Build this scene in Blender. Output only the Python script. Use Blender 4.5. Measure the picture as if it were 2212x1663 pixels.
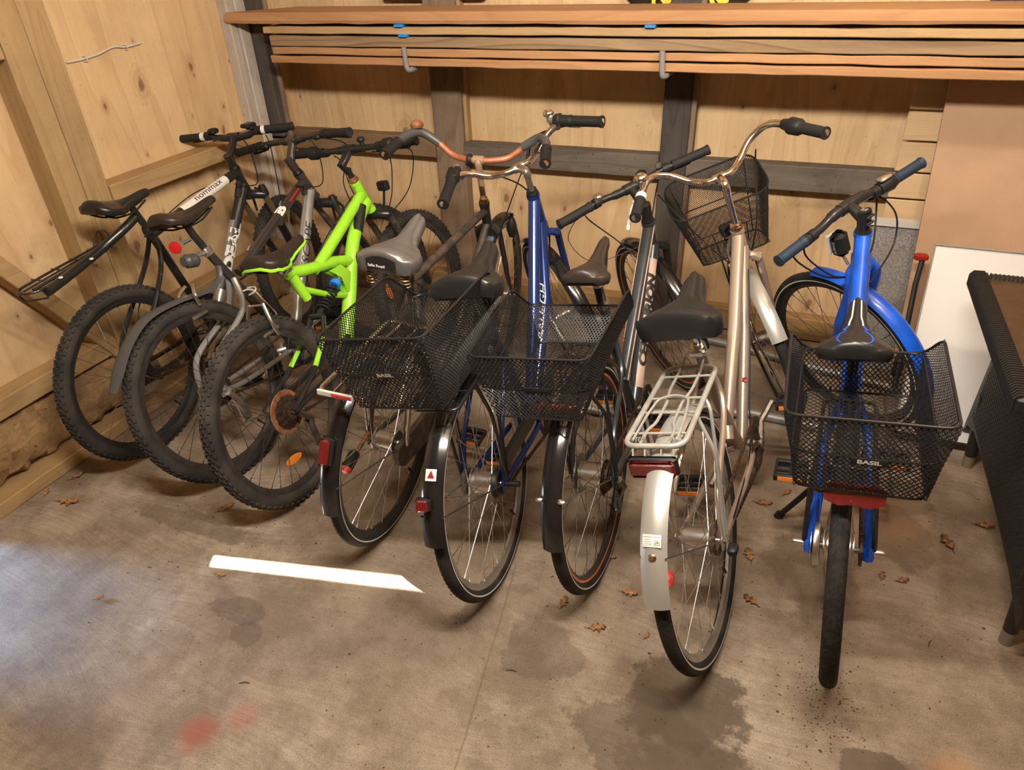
import bpy, math, random
import numpy as np
from mathutils import Vector, Matrix
random.seed(7)
scn = bpy.context.scene
for o in list(bpy.data.objects): bpy.data.objects.remove(o)
# ---------------------------------------------------------------- camera
cam = bpy.data.objects.new('camera', bpy.data.cameras.new('camera'))
scn.collection.objects.link(cam)
CR = ((0.9287971, 0.3686807, -0.0375558), (-0.1706495, 0.5154499, 0.8397560), (0.3289600, -0.7735541, 0.5416636))
cm = Matrix(CR).transposed().to_4x4(); cm.translation = Vector((0, 0, 1.71))
cam.matrix_world = cm
cam.data.sensor_width = 36; cam.data.lens = 36 * 1515.854 / 2212; cam.data.clip_start = .05
scn.camera = cam
# ---------------------------------------------------------------- light
w = bpy.data.worlds.new('sky'); scn.world = w; w.use_nodes = True
w.node_tree.nodes['Background'].inputs[0].default_value = (.45, .65, 1, 1)
w.node_tree.nodes['Background'].inputs[1].default_value = .8
def light(name, kind, loc, energy, color, aim=None, **k):
    l = bpy.data.lights.new(name, kind); l.energy = energy; l.color = color
    for a, b in k.items(): setattr(l, a, b)
    o = bpy.data.objects.new(name, l); scn.collection.objects.link(o); o.location = loc
    if aim is not None: o.rotation_euler = (Vector(aim) - Vector(loc)).to_track_quat('-Z', 'Y').to_euler()
    return o
# tube lamp under the ceiling behind the viewer, a second bulb nearer the bikes
light('tube_lamp', 'AREA', (-.35, .75, 2.32), 84, (1, .91, .78), aim=(-.9, 2.9, .7), shape='RECTANGLE', size=1.2, size_y=.08)
light('ceiling_bulb', 'POINT', (.55, 1.95, 2.3), 42, (1, .90, .76), shadow_soft_size=.05)
# low autumn sun outside the door gap in the left wall, and the sky light that comes in with it
SUN = Vector((1, .207, -.84)).normalized()
s = light('sun', 'SUN', (-6, 0, 5), 55, (1, .97, .9), angle=.009)
s.rotation_euler = SUN.to_track_quat('-Z', 'Y').to_euler()
light('door_daylight', 'AREA', (-4.2, .62, .30), 300, (.36, .60, 1), aim=(-2.0, .98, .03), shape='RECTANGLE', size=.34, size_y=.22)
vs = scn.view_settings; vs.view_transform = 'Standard'; vs.look = 'None'; vs.gamma = 1; vs.use_curve_mapping = False
vs.exposure = 0.16

# ---------------------------------------------------------------- materials
def mat(name, col, rough=.5, metal=0., bump=0., bscale=60, var=0., vscale=8, coat=0., spec=.5, alpha=None, trans=0., emit=0, vcol=None, stretch=None):
    m = bpy.data.materials.new(name); m.use_nodes = True; nt = m.node_tree; b = nt.nodes['Principled BSDF']
    I = b.inputs
    I['Base Color'].default_value = (*col, 1); I['Roughness'].default_value = rough; I['Metallic'].default_value = metal
    I['Specular IOR Level'].default_value = spec
    if coat: I['Coat Weight'].default_value = coat; I['Coat Roughness'].default_value = .08
    if trans: I['Transmission Weight'].default_value = trans
    if emit: I['Emission Color'].default_value = (*col, 1); I['Emission Strength'].default_value = emit
    if bump or var:
        tc = nt.nodes.new('ShaderNodeTexCoord'); mp = nt.nodes.new('ShaderNodeMapping')
        nt.links.new(tc.outputs['Object'], mp.inputs[0])
        if stretch: mp.inputs['Scale'].default_value = stretch
    if bump:
        n = nt.nodes.new('ShaderNodeTexNoise'); n.inputs['Scale'].default_value = bscale; n.inputs['Detail'].default_value = 4
        bp = nt.nodes.new('ShaderNodeBump'); bp.inputs['Strength'].default_value = bump; bp.inputs['Distance'].default_value = .003
        nt.links.new(mp.outputs[0], n.inputs['Vector']); nt.links.new(n.outputs['Fac'], bp.inputs['Height']); nt.links.new(bp.outputs[0], I['Normal'])
    if var:
        n = nt.nodes.new('ShaderNodeTexNoise'); n.inputs['Scale'].default_value = vscale; n.inputs['Detail'].default_value = 6
        r = nt.nodes.new('ShaderNodeValToRGB'); r.color_ramp.elements[0].position = .38; r.color_ramp.elements[1].position = .62
        r.color_ramp.elements[0].color = (*col, 1)
        v = vcol if vcol else tuple(c * (1 - var) for c in col)
        r.color_ramp.elements[1].color = (*v, 1)
        nt.links.new(mp.outputs[0], n.inputs['Vector']); nt.links.new(n.outputs['Fac'], r.inputs[0]); nt.links.new(r.outputs[0], I['Base Color'])
    return m

def node_tools(m):
    nt = m.node_tree
    def N(t, **k):
        n = nt.nodes.new(t)
        for a, b in k.items():
            if a in n.inputs: n.inputs[a].default_value = b
            else: setattr(n, a, b)
        return n
    def L(a, b): nt.links.new(a, b)
    def ramp(fac, stops):
        r = nt.nodes.new('ShaderNodeValToRGB'); e = r.color_ramp.elements
        while len(e) < len(stops): e.new(.5)
        for i, (p, c) in enumerate(stops):
            e[i].position = p; e[i].color = (*c, 1) if len(c) == 3 else c
        L(fac, r.inputs[0]); return r.outputs[0]
    def mix(fac, a, b, mode='MIX'):
        x = nt.nodes.new('ShaderNodeMix'); x.data_type = 'RGBA'; x.blend_type = mode
        if hasattr(fac, 'is_linked') or hasattr(fac, 'node'): L(fac, x.inputs[0])
        else: x.inputs[0].default_value = fac
        for v, i in ((a, 6), (b, 7)):
            if hasattr(v, 'node'): L(v, x.inputs[i])
            else: x.inputs[i].default_value = (*v, 1)
        return x.outputs[2]
    def math_(op, a, b=None, c=None):
        x = nt.nodes.new('ShaderNodeMath'); x.operation = op
        for i, v in enumerate((a, b, c)):
            if v is None: continue
            if hasattr(v, 'node'): L(v, x.inputs[i])
            else: x.inputs[i].default_value = v
        return x.outputs[0]
    return N, L, ramp, mix, math_

def wood(name, light_c, dark_c, axis=2, scale=1., knots=0., rough=.75, dirt=0., dirtc=(.12, .1, .08), ringed=.5, seed=0., flat=None):
    """grain runs along the given object axis; optional knots and grime"""
    m = bpy.data.materials.new(name); m.use_nodes = True
    N, L, ramp, mix, M_ = node_tools(m); b = m.node_tree.nodes['Principled BSDF']
    tc = N('ShaderNodeTexCoord'); mp = N('ShaderNodeMapping'); L(tc.outputs['Object'], mp.inputs[0])
    mp.inputs['Location'].default_value = (seed, seed * 1.7, seed * .6)
    sc = [14 * scale] * 3; sc[axis] = .9 * scale
    mp.inputs['Scale'].default_value = sc
    n1 = N('ShaderNodeTexNoise', Scale=1.0, Detail=5, Roughness=.55, Distortion=.6); L(mp.outputs[0], n1.inputs['Vector'])
    mp2 = N('ShaderNodeMapping'); L(tc.outputs['Object'], mp2.inputs[0]); s2 = [5 * scale] * 3; s2[axis] = .5 * scale
    mp2.inputs['Scale'].default_value = s2; mp2.inputs['Location'].default_value = (seed * 2, seed, seed)
    n2 = N('ShaderNodeTexNoise', Scale=.8, Detail=2, Distortion=.4); L(mp2.outputs[0], n2.inputs['Vector'])
    rings = M_('FRACT', M_('MULTIPLY', n2.outputs['Fac'], 14))
    rr = ramp(rings, [(0, (0, 0, 0)), (.7, (.25, .25, .25)), (.92, (1, 1, 1)), (1, (0, 0, 0))])
    c = mix(ramp(n1.outputs['Fac'], [(.35, (0, 0, 0)), (.7, (1, 1, 1))]), light_c, tuple(.55 * a + .45 * d for a, d in zip(light_c, dark_c)))
    c = mix(M_('MULTIPLY', rr, ringed), c, dark_c)
    # fine pores
    mp3 = N('ShaderNodeMapping'); L(tc.outputs['Object'], mp3.inputs[0]); s3 = [170.] * 3; s3[axis] = 7
    mp3.inputs['Scale'].default_value = s3
    n3 = N('ShaderNodeTexNoise', Scale=1., Detail=2); L(mp3.outputs[0], n3.inputs['Vector'])
    c = mix(M_('MULTIPLY', ramp(n3.outputs['Fac'], [(.55, (0, 0, 0)), (.75, (1, 1, 1))]), .35), c, dark_c)
    if knots:
        mk = N('ShaderNodeMapping'); L(tc.outputs['Object'], mk.inputs[0]); sk = [6.] * 3; sk[axis] = 3.4
        if flat is not None: sk[flat] = 0
        mk.inputs['Scale'].default_value = sk; mk.inputs['Location'].default_value = (seed, seed * .3, seed * .7)
        v = N('ShaderNodeTexVoronoi', Scale=knots); v.voronoi_dimensions = '2D'
        sx_ = N('ShaderNodeSeparateXYZ'); cx_ = N('ShaderNodeCombineXYZ'); L(mk.outputs[0], sx_.inputs[0])
        L(sx_.outputs[0 if flat == 1 else 1], cx_.inputs[0]); L(sx_.outputs[2], cx_.inputs[1])
        L(cx_.outputs[0], v.inputs['Vector'])
        d = N('ShaderNodeTexNoise', Scale=9); L(mk.outputs[0], d.inputs['Vector'])
        dd = M_('ADD', M_('MULTIPLY', v.outputs['Distance'], M_('ADD', .55, M_('MULTIPLY', M_('FRACT', M_('MULTIPLY', v.outputs['Color'], 7.3)), 2.2))), M_('MULTIPLY', M_('SUBTRACT', d.outputs['Fac'], .5), .1))
        k = ramp(dd, [(0, (1, 1, 1)), (.055, (.9, .9, .9)), (.09, (.22, .22, .22)), (.15, (.28, .28, .28)), (.19, (.03, .03, .03)), (.215, (.22, .22, .22)), (.24, (0, 0, 0))])
        gate = ramp(v.outputs['Color'], [(.48, (0, 0, 0)), (.52, (1, 1, 1))])
        c = mix(M_('MULTIPLY', M_('MULTIPLY', k, gate), .85), c, (.17, .07, .03))
    if dirt:
        nd = N('ShaderNodeTexNoise', Scale=3.1, Detail=8, Roughness=.7); L(tc.outputs['Object'], nd.inputs['Vector'])
        c = mix(M_('MULTIPLY', ramp(nd.outputs['Fac'], [(.47, (0, 0, 0)), (.66, (1, 1, 1))]), dirt), c, dirtc)
        ns = N('ShaderNodeTexNoise', Scale=55, Detail=3); L(tc.outputs['Object'], ns.inputs['Vector'])
        c = mix(M_('MULTIPLY', ramp(ns.outputs['Fac'], [(.66, (0, 0, 0)), (.72, (1, 1, 1))]), min(1, dirt * 1.3)), c, dirtc)
    L(c, b.inputs['Base Color']); b.inputs['Roughness'].default_value = rough; b.inputs['Specular IOR Level'].default_value = .25
    bp = N('ShaderNodeBump', Strength=.35, Distance=.002); L(n3.outputs['Fac'], bp.inputs['Height']); L(bp.outputs[0], b.inputs['Normal'])
    return m

PLY = wood('pine plywood upright grain', (.68, .49, .285), (.45, .27, .13), 2, .75, knots=1.0, ringed=.42, dirt=.3, dirtc=(.27, .19, .12), flat=1)
PLY2 = wood('pine plywood left wall', (.67, .475, .27), (.45, .275, .13), 2, .7, knots=1.35, ringed=.40, dirt=.25, dirtc=(.3, .21, .12), seed=4.3, flat=0)
TIM = wood('impregnated pine stud', (.44, .30, .15), (.27, .165, .07), 2, 1., ringed=.45, dirt=.25, dirtc=(.16, .11, .06), seed=2)
TIMY = wood('impregnated pine rail', (.44, .29, .14), (.27, .165, .07), 1, 1., ringed=.45, dirt=.25, dirtc=(.16, .11, .06), seed=5)
TIMX = wood('impregnated pine plate', (.40, .25, .11), (.22, .13, .05), 0, 1., ringed=.45, dirt=.4, dirtc=(.1, .07, .05), seed=6)
OLDZ = wood('old brown timber upright', (.25, .175, .12), (.11, .07, .045), 2, 1., ringed=.45, dirt=.35, dirtc=(.07, .045, .03), seed=9)
GREYZ = wood('weathered dark timber upright', (.09, .075, .065), (.035, .03, .026), 2, 1., ringed=.4, dirt=.3, dirtc=(.02, .016, .013), seed=11)
GREYX = wood('weathered dark timber rail', (.16, .13, .105), (.06, .048, .038), 0, 1., ringed=.5, dirt=.5, dirtc=(.03, .022, .017), seed=12)
RAILL = wood('light brown rail timber', (.24, .155, .09), (.12, .07, .04), 0, 1., ringed=.4, dirt=.4, dirtc=(.12, .08, .05), seed=19)
WHITEW = wood('whitewashed timber', (.50, .44, .38), (.28, .22, .18), 2, 1.2, ringed=.25, dirt=.35, dirtc=(.2, .15, .12), seed=13)
BARK = wood('rough split timber', (.42, .27, .13), (.22, .12, .05), 1, 1.6, ringed=.5, dirt=.8, dirtc=(.12, .07, .04), seed=14, rough=.9)
PLA = wood('fresh reddish plank', (.42, .235, .115), (.27, .125, .055), 0, .9, ringed=.35, knots=.35, seed=15)
PLB = wood('yellowish plank', (.43, .29, .145), (.26, .155, .075), 0, .9, ringed=.4, dirt=.25, dirtc=(.22, .16, .1), seed=16)
PLC = wood('greyed plank with wavy rings', (.31, .21, .12), (.15, .09, .05), 0, 1.1, ringed=.9, knots=.3, dirt=.25, dirtc=(.2, .16, .12), seed=17)
PAN = wood('pale pine panelling', (.60, .43, .25), (.45, .29, .15), 0, .8, ringed=.3, seed=18)
MDF = mat('brown hardboard', (.50, .315, .195), .8, bump=.3, bscale=220, var=.12, vscale=5)
INSUL = mat('grey speckled cement board', (.33, .31, .3), .9, bump=1., bscale=150, var=.45, vscale=140)
INSW = mat('pale board edge', (.55, .52, .48), .8)
WHITEB = mat('white melamine', (.62, .61, .60), .45, var=.06, vscale=3)
RUBBER = mat('tyre rubber', (.013, .0125, .0125), .7, bump=.3, bscale=90, var=.5, vscale=14, vcol=(.032, .027, .023), spec=.3)
DUSTY = mat('dusty tyre rubber', (.062, .052, .044), .85, bump=.4, bscale=90, var=.5, vscale=9, vcol=(.025, .022, .021), spec=.2)
DARKT = mat('worn road tyre', (.03, .026, .023), .8, bump=.8, bscale=70, var=.5, vscale=30, vcol=(.015, .013, .012), spec=.25)
BLUEY = mat('dark dusty tyre', (.022, .021, .021), .8, bump=.4, bscale=90, var=.5, vscale=9, vcol=(.048, .041, .036), spec=.2)
REFL = mat('reflective stripe', (.62, .6, .56), .4)
BLACK = mat('satin black paint', (.014, .014, .015), .35, coat=.3)
GLOSS = mat('gloss black paint', (.010, .010, .011), .18, coat=.6, bump=.02)
DULL = mat('dull black plastic', (.012, .012, .013), .5, spec=.35, bump=.1, bscale=300)
GRIPM = mat('black grip rubber', (.013, .013, .014), .7, spec=.35, bump=.3, bscale=200)
GRIPB = mat('blue black grip rubber', (.011, .026, .05), .6, bump=.4, bscale=120)
CHROME = mat('chrome', (.88, .87, .86), .15, 1., bump=.05, bscale=60)
ALLOY = mat('brushed alloy', (.72, .71, .70), .33, 1., bump=.08, bscale=200)
ALLOYD = mat('dull grimy alloy', (.34, .31, .28), .5, 1., var=.5, vscale=30)
SPOKE = mat('spoke steel', (.55, .52, .48), .3, 1.)
SPOKEB = mat('dark spoke steel', (.10, .09, .085), .4, .8)
RIMB = mat('black rim', (.02, .02, .022), .35, coat=.2)
RIMD = mat('dark dirty rim', (.06, .052, .048), .45, .3, var=.4, vscale=20)
RIMS = mat('silver rim', (.55, .53, .49), .38, .85, var=.25, vscale=20)
RUST = mat('rusty brown metal', (.22, .085, .04), .6, .5, bump=.3, bscale=120, var=.6, vscale=40, vcol=(.38, .18, .09))
RUSTY = mat('rusty handlebar paint', (.45, .17, .085), .45, .3, bump=.3, bscale=150, var=.5, vscale=25, vcol=(.33, .11, .05))
RUSTC = mat('rust spotted chrome', (.55, .43, .28), .3, .9, var=.6, vscale=60, vcol=(.22, .09, .03))
CHAIN = mat('oily chain', (.045, .032, .024), .5, .6, var=.6, vscale=200, vcol=(.12, .07, .04))
COG = mat('rusty cogs', (.10, .055, .03), .6, .6, var=.6, vscale=80, vcol=(.04, .03, .025))
GREEN = mat('lime green paint', (.33, .74, .035), .25, coat=.5, var=.08, vscale=30)
DBLUE = mat('dark blue paint', (.012, .035, .165), .22, .35, coat=.7, bump=.03)
BLUE = mat('bright blue paint', (.006, .10, .68), .38, coat=.2, var=.12, vscale=12, vcol=(.005, .07, .45))
CHAMP = mat('champagne metallic paint', (.40, .315, .25), .32, .45, coat=.5, bump=.02)
CHARC = mat('charcoal grey paint', (.055, .065, .078), .3, .4, coat=.6)
BROWNB = mat('scuffed black paint', (.03, .026, .024), .5, bump=.3, bscale=80, var=.7, vscale=28, vcol=(.09, .06, .045))
SILVER = mat('silver paint', (.42, .42, .42), .3, .6, coat=.4)
GUNM = mat('dark grey brown paint', (.05, .043, .042), .3, .4, coat=.5)
WHITE = mat('white paint', (.7, .68, .64), .4)
WHITEL = mat('white lettering', (.72, .70, .66), .5)
BLACKL = mat('black lettering', (.015, .015, .015), .5)
REDP = mat('red paint', (.30, .015, .012), .35)
REDR = mat('red reflector', (.13, .005, .006), .12, coat=.8, bump=.6, bscale=400, spec=.9)
REDRB = mat('bright red reflector', (.8, .03, .02), .15, coat=.8, bump=.6, bscale=400, spec=.9)
REDRC = mat('deep red reflector', (.5, .015, .015), .15, coat=.8, bump=.6, bscale=400)
ORANGE = mat('orange reflector', (.85, .25, .03), .25, coat=.5, bump=.5, bscale=400)
ORL = mat('orange rim stripe', (.8, .22, .04), .4)
SADB = mat('black saddle cover', (.014, .0135, .0135), .33, bump=.05, bscale=260, spec=.45)
SADBR = mat('brownish black saddle cover', (.026, .019, .016), .42, spec=.4, bump=.1, bscale=260)
SADG = mat('worn grey saddle cover', (.10, .09, .085), .38, bump=.12, bscale=200, var=.2, vscale=12, spec=.7)
GALV = mat('galvanised steel', (.34, .335, .32), .5, .55, var=.3, vscale=18)
GREYP = mat('pale grey enamel', (.40, .385, .35), .4, .3, var=.15, vscale=25)
FENDS = mat('silver mudguard plastic', (.50, .49, .465), .32, .55, bump=.03)
WIREB = mat('black coated wire', (.016, .015, .015), .4, .3)
TAN = mat('tan stem paint', (.26, .18, .10), .5)
KHAKI = mat('olive fork stanchion', (.19, .15, .085), .35, .5)
GLASSY = mat('clear lens', (.75, .76, .78), .1, spec=.9)
GREYPL = mat('grey plastic', (.065, .064, .066), .4)
BROWNG = mat('brown table panel', (.075, .042, .022), .35, spec=.6, var=.3, vscale=30)
RATT = mat('dark woven rattan', (.014, .0125, .012), .5, bump=.3, bscale=120)
FOOT = mat('metal foot cap', (.30, .27, .23), .4, .6)
BLUEP = mat('blue plastic shim', (.01, .22, .75), .45)
LEAFM = mat('dry oak leaf', (.34, .16, .06), .8, var=.5, vscale=60, vcol=(.12, .05, .02))
LEAFL = mat('pale dry leaf', (.42, .22, .09), .8, var=.4, vscale=60)
STONE = mat('dirt crumb', (.07, .045, .03), .9)
WIREW = mat('white cable sheath', (.55, .53, .48), .5)
SIGNM = mat('dark sign enamel', (.035, .025, .02), .4, var=.4, vscale=30)
YELL = mat('yellow lettering', (.85, .55, .03), .5)

# ---------------------------------------------------------------- floor material
def floor_mat():
    m = bpy.data.materials.new('stained brushed concrete'); m.use_nodes = True
    N, L, ramp, mix, M_ = node_tools(m); b = m.node_tree.nodes['Principled BSDF']
    tc = N('ShaderNodeTexCoord'); P = tc.outputs['Object']
    n0 = N('ShaderNodeTexNoise', Scale=1.3, Detail=9, Roughness=.62); L(P, n0.inputs['Vector'])
    c = ramp(n0.outputs['Fac'], [(.32, (.20, .152, .11)), (.5, (.32, .255, .19)), (.68, (.49, .415, .335))])
    # broom marks: distorted stretched noise in soft arcs
    nw = N('ShaderNodeTexNoise', Scale=1.1, Detail=1); L(P, nw.inputs['Vector'])
    sep = N('ShaderNodeSeparateXYZ'); L(P, sep.inputs[0])
    a1 = M_('ADD', M_('MULTIPLY', sep.outputs[1], 1.0), M_('MULTIPLY', nw.outputs['Fac'], .55))
    cmb = N('ShaderNodeCombineXYZ'); L(M_('MULTIPLY', sep.outputs[0], 2.5), cmb.inputs[0]); L(M_('MULTIPLY', a1, 70), cmb.inputs[1])
    nb = N('ShaderNodeTexNoise', Scale=1.2, Detail=4, Roughness=.65); L(cmb.outputs[0], nb.inputs['Vector'])
    c = mix(M_('MULTIPLY', ramp(nb.outputs['Fac'], [(.42, (0, 0, 0)), (.60, (1, 1, 1))]), .36), c, (.22, .155, .10))
    # blotches of dirt
    n1 = N('ShaderNodeTexNoise', Scale=3.4, Detail=10, Roughness=.72); L(P, n1.inputs['Vector'])
    c = mix(M_('MULTIPLY', ramp(n1.outputs['Fac'], [(.43, (0, 0, 0)), (.57, (1, 1, 1))]), .62), c, (.14, .098, .066))
    ns = N('ShaderNodeTexNoise', Scale=48, Detail=6, Roughness=.78); L(P, ns.inputs['Vector'])
    c = mix(M_('MULTIPLY', ramp(ns.outputs['Fac'], [(.57, (0, 0, 0)), (.66, (1, 1, 1))]), .5), c, (.11, .07, .045))
    c = mix(M_('MULTIPLY', ramp(ns.outputs['Fac'], [(.30, (1, 1, 1)), (.40, (0, 0, 0))]), .22), c, (.55, .46, .36))
    ng = N('ShaderNodeTexNoise', Scale=260, Detail=3, Roughness=.8); L(P, ng.inputs['Vector'])
    c = mix(1., c, ramp(ng.outputs['Fac'], [(.3, (.62, .60, .58)), (.5, (1, 1, 1)), (.7, (1.25, 1.25, 1.25))]), 'MULTIPLY')
    # localised stains and darker patches
    nd = N('ShaderNodeTexNoise', Scale=7, Detail=8, Roughness=.7); L(P, nd.inputs['Vector'])
    def spot(c, x, y, rx, ry, col, amt, soft=.35, nz=.9):
        dx = M_('DIVIDE', M_('SUBTRACT', sep.outputs[0], x), rx); dy = M_('DIVIDE', M_('SUBTRACT', sep.outputs[1], y), ry)
        d = M_('SQRT', M_('ADD', M_('MULTIPLY', dx, dx), M_('MULTIPLY', dy, dy)))
        d = M_('ADD', d, M_('MULTIPLY', M_('SUBTRACT', nd.outputs['Fac'], .5), nz * 2))
        f = ramp(d, [(max(0, 1 - soft), (1, 1, 1)), (1, (0, 0, 0))])
        return mix(M_('MULTIPLY', f, amt), c, col)
    DK = (.085, .06, .04)
    for x, y, rx, ry, a in ((-.04, 1.16, .17, .14, .75), (-.10, 1.02, .22, .12, .6), (.03, .97, .20, .10, .55), (.17, .95, .1, .07, .4),
                            (.42, 1.13, .10, .06, .75), (.36, 1.02, .12, .07, .75), (.5, 1.1, .10, .10, .45), (.32, .93, .12, .05, .7),
                            (-1.36, 1.0, .10, .05, .45), (-1.28, .93, .06, .05, .4), (-1.62, 1.24, .08, .04, .3), (.50, 1.98, .11, .16, .5),
                            (.52, 2.2, .12, .1, .5), (-.05, 2.6, .2, .12, .55), (-.35, 2.75, .25, .12, .6), (.05, 2.3, .1, .2, .45), (-.9, 2.9, .5, .2, .5), (-.45, 1.18, .12, .10, .45), (-.2, 1.75, .2, .16, .4), (.25, 1.75, .14, .2, .4), (-.8, 1.8, .3, .2, .35), (-1.75, 1.25, .3, .05, .35)):
        c = spot(c, x, y, rx, ry, DK, a, .12)
    for x, y, rx, ry, a in ((-1.20, .64, .07, .07, .75), (-1.12, .72, .05, .05, .4), (-.95, .49, .07, .05, .7)):
        c = spot(c, x, y, rx, ry, (.33, .10, .07), a, .6, .5)
    c = spot(c, .58, 1.14, .09, .12, (.36, .17, .06), .6, .7)
    c = spot(c, .47, 2.05, .22, .2, (.30, .15, .07), .4, .8)
    # long hairline crack in the slab
    cx = M_('ADD', M_('MULTIPLY', sep.outputs[1], -.15), -.419)
    dcr = M_('ABSOLUTE', M_('SUBTRACT', sep.outputs[0], M_('ADD', cx, M_('MULTIPLY', nd.outputs['Fac'], .012))))
    gate = M_('LESS_THAN', sep.outputs[1], 1.45)
    c = mix(M_('MULTIPLY', M_('MULTIPLY', ramp(dcr, [(0, (1, 1, 1)), (.004, (0, 0, 0))]), gate), .6), c, (.12, .07, .04))
    L(c, b.inputs['Base Color']); b.inputs['Roughness'].default_value = .7; b.inputs['Specular IOR Level'].default_value = .35
    bp = N('ShaderNodeBump', Strength=.4, Distance=.002); L(M_('ADD', M_('MULTIPLY', nb.outputs['Fac'], .8), M_('MULTIPLY', ns.outputs['Fac'], .6)), bp.inputs['Height']); L(bp.outputs[0], b.inputs['Normal'])
    return m
FLOOR = floor_mat()

# ---------------------------------------------------------------- mesh tools
class MB:
    def __init__(s): s.v = []; s.f = []; s.m = []; s.mi = 0
    def add(s, vs, fs):
        o = len(s.v); s.v += [tuple(p) for p in vs]; s.f += [tuple(i + o for i in f) for f in fs]; s.m += [s.mi] * len(fs); return s
    def box(s, a, b, M=None):
        x0, y0, z0 = a; x1, y1, z1 = b
        vs = [Vector(p) for p in ((x0,y0,z0),(x1,y0,z0),(x1,y1,z0),(x0,y1,z0),(x0,y0,z1),(x1,y0,z1),(x1,y1,z1),(x0,y1,z1))]
        if M is not None: vs = [M @ p for p in vs]
        return s.add(vs, ((0,3,2,1),(4,5,6,7),(0,1,5,4),(1,2,6,5),(2,3,7,6),(3,0,4,7)))
    def bbox(s, a, b, r=.004, M=None):
        """box with chamfered edges"""
        c = [(a[i] + b[i]) / 2 for i in range(3)]; h = [abs(b[i] - a[i]) / 2 for i in range(3)]; r = min(r, *[x * .9 for x in h])
        ring = []
        for zz, ins in ((-h[2], r), (-h[2] + r, 0), (h[2] - r, 0), (h[2], r)):
            X, Y = h[0] - ins, h[1] - ins
            ring.append([(x, y, zz) for x, y in ((X, Y - r), (X - r, Y), (-X + r, Y), (-X, Y - r), (-X, -Y + r), (-X + r, -Y), (X - r, -Y), (X, -Y + r))])
        vs = [Vector((p[0] + c[0], p[1] + c[1], p[2] + c[2])) for q in ring for p in q]
        if M is not None: vs = [M @ p for p in vs]
        fs = [tuple(range(7, -1, -1)), tuple(range(24, 32))]
        for k in range(3):
            for i in range(8):
                j = (i + 1) % 8; fs.append((k*8+i, k*8+j, k*8+8+j, k*8+8+i))
        return s.add(vs, fs)
    def tube(s, pts, r, n=10, closed=False, cap=True, flat=None):
        P = [Vector(p) for p in pts]; k = len(P)
        rr = r if isinstance(r, (list, tuple)) else [r] * k
        T = []
        for i in range(k):
            if closed: t = P[(i+1) % k] - P[i-1]
            else: t = P[min(i+1, k-1)] - P[max(i-1, 0)]
            T.append(t.normalized() if t.length > 1e-9 else Vector((0, 0, 1)))
        up = Vector((0, 1, 0)) if abs(T[0].y) < .9 else Vector((0, 0, 1))
        nrm = (up - T[0] * up.dot(T[0])).normalized(); vs = []
        for i in range(k):
            nrm = (nrm - T[i] * nrm.dot(T[i]))
            nrm = nrm.normalized() if nrm.length > 1e-6 else T[i].orthogonal().normalized()
            bn = T[i].cross(nrm)
            fl = flat if flat else (1, 1)
            for j in range(n):
                a = 2 * math.pi * j / n; vs.append(P[i] + nrm * (math.cos(a) * rr[i] * fl[0]) + bn * (math.sin(a) * rr[i] * fl[1]))
        fs = []
        for i in range(k if closed else k - 1):
            i2 = (i + 1) % k
            for j in range(n):
                j2 = (j + 1) % n; fs.append((i*n+j, i*n+j2, i2*n+j2, i2*n+j))
        if not closed and cap: fs += [tuple(range(n-1, -1, -1)), tuple(range((k-1)*n, k*n))]
        return s.add(vs, fs)
    def lathe(s, prof, axis='Y', c=(0, 0, 0), n=32, M=None):
        """prof: (radius, along) pairs"""
        vs = []; k = len(prof); c = Vector(c)
        for r, h in prof:
            for j in range(n):
                a = 2 * math.pi * j / n; x, y = r * math.cos(a), r * math.sin(a)
                p = Vector((x, h, y)) if axis == 'Y' else (Vector((x, y, h)) if axis == 'Z' else Vector((h, x, y)))
                if M is not None: p = M @ p
                vs.append(p + c)
        fs = []
        for i in range(k-1):
            for j in range(n):
                j2 = (j+1) % n; fs.append((i*n+j, i*n+j2, (i+1)*n+j2, (i+1)*n+j))
        if prof[0][0] > 1e-5: fs.append(tuple(range(n)))
        if prof[-1][0] > 1e-5: fs.append(tuple(range((k-1)*n, k*n))[::-1])
        return s.add(vs, fs)
    def prism(s, poly, y0, y1):
        """polygon in x,z extruded along y"""
        n = len(poly); vs = [(p[0], y0, p[1]) for p in poly] + [(p[0], y1, p[1]) for p in poly]
        return s.add(vs, [tuple(range(n)), tuple(range(2*n-1, n-1, -1))] + [(i, i+n, (i+1) % n+n, (i+1) % n) for i in range(n)])
    def grid(s, rows, closed_u=False):
        """rows: list of equal-length lists of points"""
        n = len(rows[0]); vs = [p for r in rows for p in r]; fs = []
        for i in range(len(rows)-1):
            for j in range(n if closed_u else n-1):
                j2 = (j+1) % n; fs.append((i*n+j, i*n+j2, (i+1)*n+j2, (i+1)*n+j))
        return s.add(vs, fs)
    def mesh(s, name, mats, smooth=True):
        me = bpy.data.meshes.new(name); me.from_pydata(s.v, [], s.f)
        for x in (mats if isinstance(mats, (list, tuple)) else [mats]): me.materials.append(x)
        if any(s.m): me.polygons.foreach_set('material_index', s.m)
        if smooth:
            me.polygons.foreach_set('use_smooth', [True] * len(s.f))
            try: me.set_sharp_from_angle(angle=math.radians(38))
            except Exception: pass
        me.update(); return me
    def obj(s, name, mats, parent=None, smooth=True, label=None, M=None):
        return link(name, s.mesh(name, mats, smooth), parent, label, M)
def link(name, me, parent=None, label=None, M=None):
    o = bpy.data.objects.new(name, me); scn.collection.objects.link(o)
    if parent is not None: o.parent = parent
    if M is not None: o.matrix_local = M
    if label: o['label'] = label
    return o
def tag(o, label=None, cat=None, group=None, kind=None):
    if label: o['label'] = label
    if cat: o['category'] = cat
    if group: o['group'] = group
    if kind: o['kind'] = kind
    return o
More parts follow.
